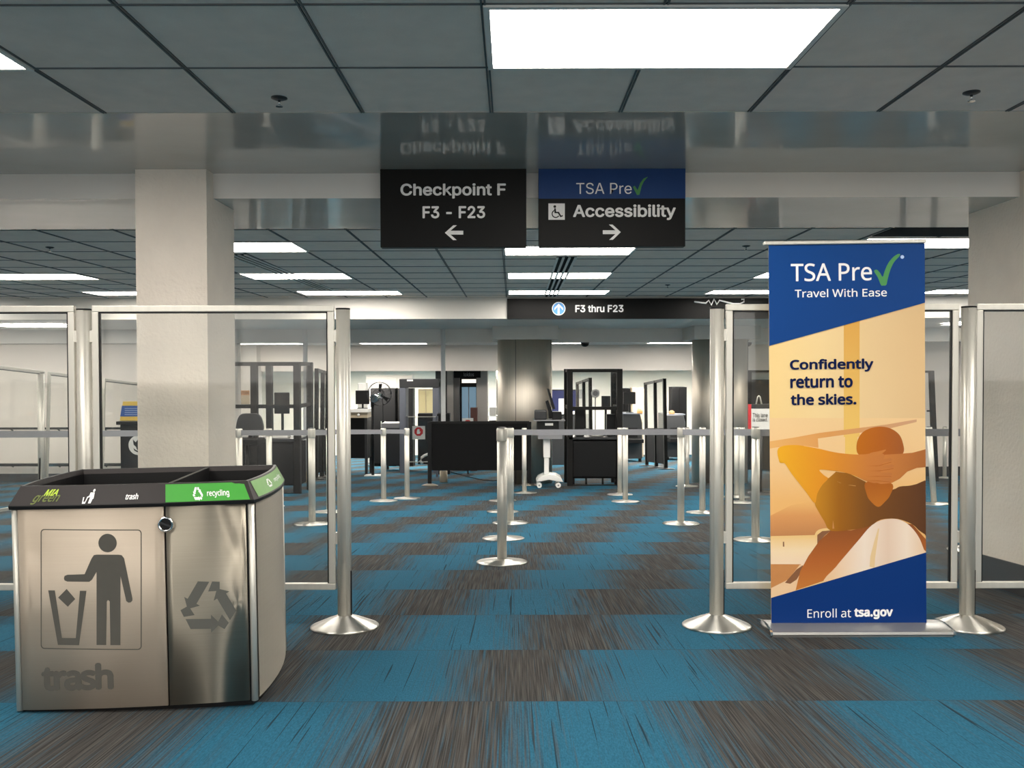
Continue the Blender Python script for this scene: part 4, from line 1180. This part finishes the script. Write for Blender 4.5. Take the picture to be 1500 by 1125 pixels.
# grey tray cart right of fan
yt = 21.0; p = gx(577, yt)
t = thing('tray_cart','dark grey tray cart with raised sides between the fan and the detector','cart',p)
ft = lambda px,py: plane_uv(t,px,py,0)
xa_,z1 = ft(560,612); xb2,_ = ft(589,612)
b = BM(); box(b,xa_,xb2,0,.6,.12,z1*.8); obj('body', b, M_dgrey, parent=t, bevel=.02)
b = BM(); box(b,xa_-.03,xb2+.03,-.03,.63,z1*.8,z1*.9); obj('tray', b, M_mgrey, parent=t, bevel=.02)
for x in (xa_+.06,xb2-.06):
    for y in (.08,.5):
        b = BM(); cyl_axis(b,(x-.02,y,.06-SLOPE*y),(x+.02,y,.06-SLOPE*y),.06,seg=14); obj('wheel', b, M_rubber, parent=t)
# screening room: panelled white partition, cabinets
def cab(px0,px1,py0,d,dp,label,mat,name='cabinet',cat='cabinet',door=None,handle=True):
    p = gx((px0+px1)/2,d); t = thing(name,label,cat,p)
    hw=(px1-px0)/2/F*d; h=at((px0+px1)/2,py0,d).z-p.z
    b = BM(); box(b,-hw,hw,0,dp,-SLOPE*dp,h); obj('body', b, mat, parent=t, bevel=.008)
    for s in (-1,1):
        b = BM(); box(b,min(s*.012,s*(hw-.02)),max(s*.012,s*(hw-.02)),-.02,0,.08,h-.04); dd = obj('door', b, door or mat, parent=t, bevel=.004)
        if handle:
            b = BM(); box(b,s*.05-.01,s*.05+.01,-.04,-.02,h*.45,h*.58); obj('handle', b, M_alum, parent=dd)
    return t
p = gx(559,24.4); b = BM(); hw=.5; 
t = thing('white_wardrobe','white panelled locker unit behind the fan and metal detector','locker',p)
xl_ = at(536,580,24.4).x-p.x; xr_ = at(604,580,24.4).x-p.x; h = at(560,549.5,24.4).z-p.z
b = BM(); box(b,xl_,xr_,0,.5,-.05,h); obj('carcass', b, M_bulk, parent=t)
for a_,c_ in ((537,581),(584,603)):
    b = BM(); u0=at(a_,580,24.4).x-p.x; u1=at(c_,580,24.4).x-p.x; box(b,u0,u1,-.02,0,.05,h-.06); obj('door', b, M_bulk, parent=t, bevel=.006)
cab(543,580,569,23.4,.5,'black two-door cabinet behind the pedestal fan',M_blackm)
cab(583.5,605,569,23.4,.5,'narrow black cabinet seen beside the metal detector left leg',M_blackm)
cab(613,635,570,25.5,.5,'tan cabinet seen through the metal detector arch',M_tan,door=simple('pale_tan_door',(.60,.52,.30),.6))
mono('low_black_cabinet','cabinet','low black cabinet below the tan one behind the detector',M_blackm,612,634,606,660,24.8,.4,zbase=fz(25))
# doorway with steel jambs
yw = 21.2
def wallbox(name,px0,px1,py0,py1,d,dp,m,kind=True):
    a = at(px0,(py0+py1)/2,d); c = at(px1,(py0+py1)/2,d); z1=at(px0,py0,d).z; z0=fz(d+dp)-.05 if py1 is None else at(px0,py1,d).z
    b = BM(); box(b,a.x,c.x,d,d+dp,z0,z1); o = obj(name,b,m)
    if kind: o['kind']='structure'
    return o
def at_mid(px0,py0,d): return at(px0,py0,d)
_at = at
def wb(name,px0,px1,py0,py1,d,dp,m):
    a=_at(px0,590,d).x; c=_at(px1,590,d).x; z1=_at(px0,py0,d).z; z0=(fz(d+dp)-.05) if py1 is None else _at(px0,py1,d).z
    b = BM(); box(b,a,c,d,d+dp,z0,z1); return struct(name,b,m)
wb('wall_jamb_left',655,664,541,None,yw,.5,simple('warm_grey_jamb',(.42,.39,.36),.5))
wb('wall_jamb_inner',664,673,541,None,yw+.1,.5,simple('dark_grey_jamb',(.16,.155,.15),.5))
wb('wall_jamb_right',698,714,541,None,yw,.5,MATS['warm_grey_jamb'])
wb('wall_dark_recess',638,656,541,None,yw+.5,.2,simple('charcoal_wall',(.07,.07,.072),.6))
# door_1: glass door
p = gx(686, yw+.3)
dr = bpy.data.objects.new('door_1', None); COL.objects.link(dr); dr.location = p; dr['kind']='structure'
fx = lambda px: _at(px,590,yw+.3).x-p.x
fzv = lambda py: _at(686,py,yw+.3).z-p.z
b = BM()
for (x0,x1,z0,z1) in ((673,676.5,None,551),(697.5,700,None,551),(676.5,697.5,567,561),(676.5,697.5,555.5,551)):
    box(b,fx(x0),fx(x1),0,.06,(-.02 if z0 is None else fzv(z0)),fzv(z1))
obj('door_frame', b, M_black, parent=dr)
b = BM(); box(b,fx(676.5),fx(697.5),.03,.04,fzv(561),fzv(555.5)); obj('transom_light', b, emit('lit_transom_glass',(1,.93,.82),1.1), parent=dr)
b = BM(); box(b,fx(676.5),fx(697.5),.03,.04,-.02,fzv(567)); obj('door_pane', b, M_windowblue, parent=dr)
b = BM(); box(b,fx(686),fx(687.2),.02,.03,-.02,fzv(567)); obj('door_mullion', b, M_mgrey, parent=dr)
a = _at(665,548,yw-.06); c = _at(704,548,yw-.06)
t = thing('doorway_sign','small dark sign with pale lettering above the distant doorway','sign',((a.x+c.x)/2,yw-.06,_at(685,553.5,yw-.06).z))
hw=(c.x-a.x)/2; hh=_at(685,543.2,yw-.06).z-t.location.z
b = BM(); box(b,-hw,hw,0,.05,0,hh); obj('panel', b, M_signblack, parent=t)
b = BM(); text_into(b,'loidos',(-hw*.26,hw*.5,hh*.22,hh*.75),lambda u,v:(u,-.003,v),.0); flat('lettering', b, simple('faded_white_ink',(.3,.3,.3),.5), t)
mono('brown_podium','podium','red-brown podium standing before the distant glass door',M_brown,689,699,597.5,640,yw-.5,.3,zbase=fz(yw-.35))
mono('queue_speaker_box','equipment','small black equipment box behind the fabric barrier left end',M_black,640,659,606,640,19.2,.3,.02,zbase=fz(19.4))
# shelf rack with clutter right of doorway
p = gx(722,22.2); t = thing('display_rack','narrow white wire rack with papers right of the distant doorway','rack',p)
hw = 7.5/F*22.2; h = _at(722,560,22.2).z-p.z
for x in (-hw,hw):
    b = BM(); box(b,x-.015,x+.015,0,.3,-.02,h); obj('upright', b, M_white, parent=t)
for k,zz_ in enumerate((.3,.65,1.0,1.35)):
    b = BM(); box(b,-hw,hw,0,.3,zz_,zz_+.02); obj('shelf', b, M_white, parent=t)
for k,(zz_,m) in enumerate(((.67,M_white),(1.02,M_black),(1.37,M_white))):
    b = BM(); box(b,-hw*.7,hw*.6,.05,.25,zz_,zz_+.22); tag(obj('document_box',b,m,loc=p),['white document box on the lowest filled rack shelf','black document box on the middle rack shelf','white document box on the top rack shelf'][k],'box')
wb('wall_panel_right',727,735,541,None,22.6,.3,MATS['warm_grey_jamb'])
# blue partition and counter between left steel column and central booth
p = gx(818,26.0); t = thing('blue_partition','royal blue low partition right of the left steel column','partition',p)
hw = 26/F*26; h = _at(818,572,26.0).z-p.z
b = BM(); box(b,-hw,hw,0,.06,-.02,h); obj('panel', b, M_bluepanel, parent=t)
b = BM(); box(b,-hw,hw,-.01,.07,h,h+.03); obj('top_rail', b, M_dgrey, parent=t)
p = gx(822,24.0); t = thing('white_counter','white counter before the blue partition','counter',p)
hw = 24/F*24; h=_at(822,604,24).z-p.z
b = BM(); box(b,-hw,hw,-.05,.65,h-.05,h); obj('worktop', b, M_white, parent=t)
b = BM(); box(b,-hw+.03,hw-.03,0,.6,-.05,h-.05); obj('base_unit', b, M_dgrey, parent=t)
mono('paper_notice','notice','upright white paper notice standing on the white counter',M_white,818.5,829,584,604,24.05,.02,zbase=fz(24)+h)

# angled framed screens
ascr = None
def angled_screen(xa_,ya,xb2,yb2,label,h=2.28):
    global ascr
    L = math.hypot(xb2-xa_,yb2-ya); loc = Vector(((xa_+xb2)/2,(ya+yb2)/2,(fz(ya)+fz(yb2))/2)); yaw = math.atan2(yb2-ya,xb2-xa_); dz=fz(yb2)-fz(ya)
    t = thing('angled_screen',label,'screen',loc,(0,math.atan2(-dz,L),yaw),group='angled plexiglass screens'); hw=L/2
    for x in (-hw,0.05,hw):
        b = BM(); box(b,x-.04,x+.04,-.04,.04,-.0,h); obj('post', b, M_blackframe, parent=t)
        b = BM(); lathe(b,[(.22,-.005),(.22,.012),(.06,.03)],(x,0,0),20); obj('foot', b, M_black, parent=t)
    b = BM(); box(b,-hw,hw,-.03,.03,h-.06,h); obj('top_rail', b, M_blackframe, parent=t)
    b = BM(); box(b,-hw,hw,-.03,.03,.95,1.03); obj('middle_rail', b, M_blackframe, parent=t)
    b = BM(); box(b,-hw,hw,-.01,.01,.12,.95); obj('lower_panel', b, M_blackm, parent=t)
    for a_,c_ in ((-hw+.04,.01),(.09,hw-.04)):
        b = BM(); box(b,a_,c_,-.004,.004,1.03,h-.06); obj('pane', b, M_plexi, parent=t)
    return t
def pxx(px,d): return _at(px,600,d).x
angled_screen(pxx(947.5,23.3),23.3,pxx(975.5,21.4),21.4,'angled black framed screen left of the right steel column')
angled_screen(pxx(847,23.0),23.0,pxx(866,21.0),21.0,'angled black framed screen seen through the central booth')
p = gx(1368,16.4)
t = thing('barrier_frame','bare black barrier frame leaning against the beige wall right of the banner','frame',p)
fz_ = lambda px,py: plane_uv(t,px,py,0)
b = BM(); u0,v0 = fz_(1370.5,700); u1,v1 = fz_(1364,543); prism(b,[(u0-.045,0),(u0+.045,0),(u1+.04,v1),(u1-.04,v1)],.04,-.04); obj('upright', b, M_blackframe, parent=t)
b = BM(); ua,_ = fz_(1318,545); box(b,ua,u1,-.02,.02,v1-.04,v1); obj('top_bar', b, M_blackframe, parent=t)
b = BM(); box(b,fz_(1358,602)[0],fz_(1367,602)[0],-.015,.015,fz_(1360,603)[1],fz_(1360,601)[1]); obj('bracket', b, M_blackframe, parent=t)
b = BM(); u2,v2_ = fz_(1320,700); box(b,u2-.04,u2+.04,-.04,.04,-.0,v1); obj('upright', b, M_blackframe, parent=t)
angled_screen(pxx(462,17.5),17.5,pxx(478,18.6),18.6,'black framed screen behind the left booth right side')
# x-ray machines
def xray(px0,px1,py0,d,label,lamp_px):
    p = gx((px0+px1)/2,d); t = thing('xray_machine',label,'x-ray machine',p); hw=(px1-px0)/2/F*d; h=_at((px0+px1)/2,py0,d).z-p.z
    b = BM(); prism(b,[(-hw,.1),(hw,.1),(hw,h*.82),(hw*.8,h),(-hw,h)],1.6,0); obj('housing', b, M_dgrey, parent=t, bevel=.02)
    b = BM(); box(b,-hw*.9,hw*.9,-.5,0,.62,.72); obj('conveyor', b, M_blackm, parent=t)
    b = BM(); box(b,-hw*.6,hw*.5,-.012,0,.74,h*.72); obj('curtain', b, M_black, parent=t)
    b = BM(); box(b,-hw,hw,0,.5,h,h+.03); obj('top_cover', b, M_slate, parent=t)
    x = _at(lamp_px,606,d-.02).x-p.x
    b = BM(); lathe(b,[(.09,0),(.09,.08),(.03,.12)],(x,.1,h+.03),16); obj('beacon', b, M_amber, parent=t)
    for s in (-1,1):
        b = BM(); cyl(b,(s*hw*.8,.1,0),.05,-.03,.12,12); obj('foot', b, M_black, parent=t)
    return t
xray(912,941,607,26.0,'dark grey x-ray machine with an amber light right of the central booth',938)
xray(976,1004,608,27.5,'x-ray machine with amber light partly hidden beside the right steel column',985)
cab(926,943,568,30.5,.6,'tan cabinet behind the first x-ray machine',M_tan,handle=False)
cab(906,923,569,30.8,.6,'dark cabinet left of the tan one in the far room',M_blackm,handle=False)
cab(984,1006,567,30.2,.6,'black open cabinet by the right steel column in the far room',M_blackm,handle=False)
p = gx(922,25.4); 
zt2 = fz(26)+1.52
monitor(913,931,574,592,25.7,zt2-.0,'black monitor above the first x-ray machine')
mono('grey_camera_unit','equipment','round-lensed white unit before the black cabinet in the far room',M_white,994,1006,571,586,29.6,.2,.03,zbase=fz(29.8)+1.55) if False else None
# red lane closed sign
ys_ = 13.4
p = gx(1112,ys_)
t = thing('lane_closed_sign','red and white sign reading This lane is closed, left of the banner','sign',p)
fs = lambda px,py: plane_uv(t,px,py,0)
x0,z0 = fs(1096.5,629); x1,z1 = fs(1136,592)
b = BM(); box(b,x0,x1,0,.03,z0,z1); obj('board', b, M_white, parent=t)
b = BM(); box(b,x0-.002,fs(1100.5,600)[0],-.003,.032,z0,z1); obj('red_edge', b, M_red, parent=t)
b = BM(); box(b,fs(1100.5,600)[0],x1,-.003,0,fs(1110,598.5)[1],z1); obj('header_band', b, M_dgrey, parent=t)
for s_,bx in (('This lane',(1102.5,605,1124.5,611.5)),('is closed.',(1102.5,611.8,1124.5,617.5))):
    a = fs(bx[0],bx[3]); c = fs(bx[2],bx[1]); b = BM(); text_into(b,s_,(a[0],c[0],a[1],c[1]),lambda u,v:(u,-.004,v),.01); flat('lettering', b, M_black, t)
b = BM(); tube(b,[(fs(*q)[0],.015,fs(*q)[1]) for q in ((1108,592),(1110.5,581),(1112,580),(1113.5,581),(1116,592))],.012,6); obj('hanger', b, M_alum, parent=t)
b = BM(); cyl(b,((x0+x1)/2,.05,0),.02,0,z0+.1,12); lathe(b,[(.2,-.02),(.2,.015),(.05,.03)],((x0+x1)/2,.05,0),24); obj('stand', b, M_dgrey, parent=t)
# dark door frame beyond
p = gx(1112,21.0)
d2_ = bpy.data.objects.new('door_2', None); COL.objects.link(d2_); d2_.location = p; d2_['kind']='structure'
fx = lambda px: _at(px,590,21.0).x-p.x
fzv = lambda py: _at(1112,py,21.0).z-p.z
b = BM(); box(b,fx(1095),fx(1101),0,.1,-.05,fzv(541)); box(b,fx(1140),fx(1146),0,.1,-.05,fzv(541)); box(b,fx(1101),fx(1140),0,.1,fzv(545.5),fzv(541)); obj('door_frame', b, M_black, parent=d2_)
b = BM(); box(b,fx(1101),fx(1140),.05,.1,-.05,fzv(556)); obj('door_leaf', b, M_dgrey, parent=d2_)
b = BM(); box(b,fx(1101),fx(1140),.05,.1,fzv(556),fzv(545.5)); obj('transom_panel', b, M_bulk, parent=d2_)

# TSA podium at the left
yp = 9.7; p = gx(193, yp)
t = thing('black_podium','black lectern with a round white eagle seal behind the glass','podium',p)
fp = lambda px,py: plane_uv(t,px,py,0)
x0,zt3 = fp(172,617); x1,_ = fp(222,617)
b = BM(); box(b,x0+.03,x1-.03,0,.42,-.05,zt3-.04); obj('body', b, M_black, parent=t, bevel=.006)
b = BM(); box(b,x0,x1,-.04,.46,zt3-.04,zt3); obj('top', b, M_black, parent=t, bevel=.006)
S7 = lambda cx,cy: fp(cx/4.018, 440+cy/4.018)
b = BM(); poly_into(b,[S7(*q) for q in circ(815,852,58,32)],lambda u,v:(u,-.003,v),0)
f2=lambda u,v:(u,-.006,v)
for pts in ([(783,818),(800,835),(815,815),(830,835),(847,818),(842,850),(828,862),(822,880),(808,880),(802,862),(788,850)],[(786,868),(800,880),(815,886),(830,880),(844,868),(838,884),(815,896),(792,884)]):
    poly_into(b,[S7(*q) for q in pts],f2,1)
flat('round_seal', b, [M_white, M_black], t)
t2 = thing('information_placard','blue placard with yellow borders standing on the black lectern','sign',(p.x,yp+.1,p.z+zt3))
fq = lambda px,py: plane_uv(t2,px,py,0)
Q7 = lambda cx,cy: fq(cx/4.018, 440+cy/4.018)
b = BM(); q = [Q7(*k) for k in ((705,708),(875,708),(862,595),(724,595))]; prism(b,[(u,max(v,0)) for u,v in q],.03,0); obj('panel', b, M_yellow, parent=t2)
b = BM(); poly_into(b,[Q7(*k) for k in ((708,683),(870,683),(864,620),(718,620))],lambda u,v:(u,-.002,v)); flat('blue_field', b, M_cardblue, t2)
b = BM()
for k in range(4): poly_into(b,[Q7(*e) for e in ((735,634+k*12),(850,634+k*12),(850,638+k*12),(735,638+k*12))],lambda u,v:(u,-.004,v))
flat('text_lines', b, simple('pale_ink',(.3,.4,.65),.5), t2)
# handrails on the left hall wall
for z_, lab in ((1.06,'upper black handrail fixed to the far left wall'),(.34,'lower black handrail fixed to the far left wall')):
    xa_ = pxx(-60,16.9); xb2 = pxx(230,16.9); zz_ = fz(16.9)+z_
    t = thing('handrail',lab,'handrail',((xa_+xb2)/2,16.85,zz_))
    hw=(xb2-xa_)/2
    b = BM(); cyl_axis(b,(-hw,0,0),(hw,0,0),.022 if z_>1 else .03); obj('bar', b, M_black, parent=t)
    for k in range(5):
        b = BM(); x=-hw+.1+(2*hw-.2)*k/4; cyl_axis(b,(x,0,0),(x,.1,-.05),.014); obj('bracket', b, M_black, parent=t)
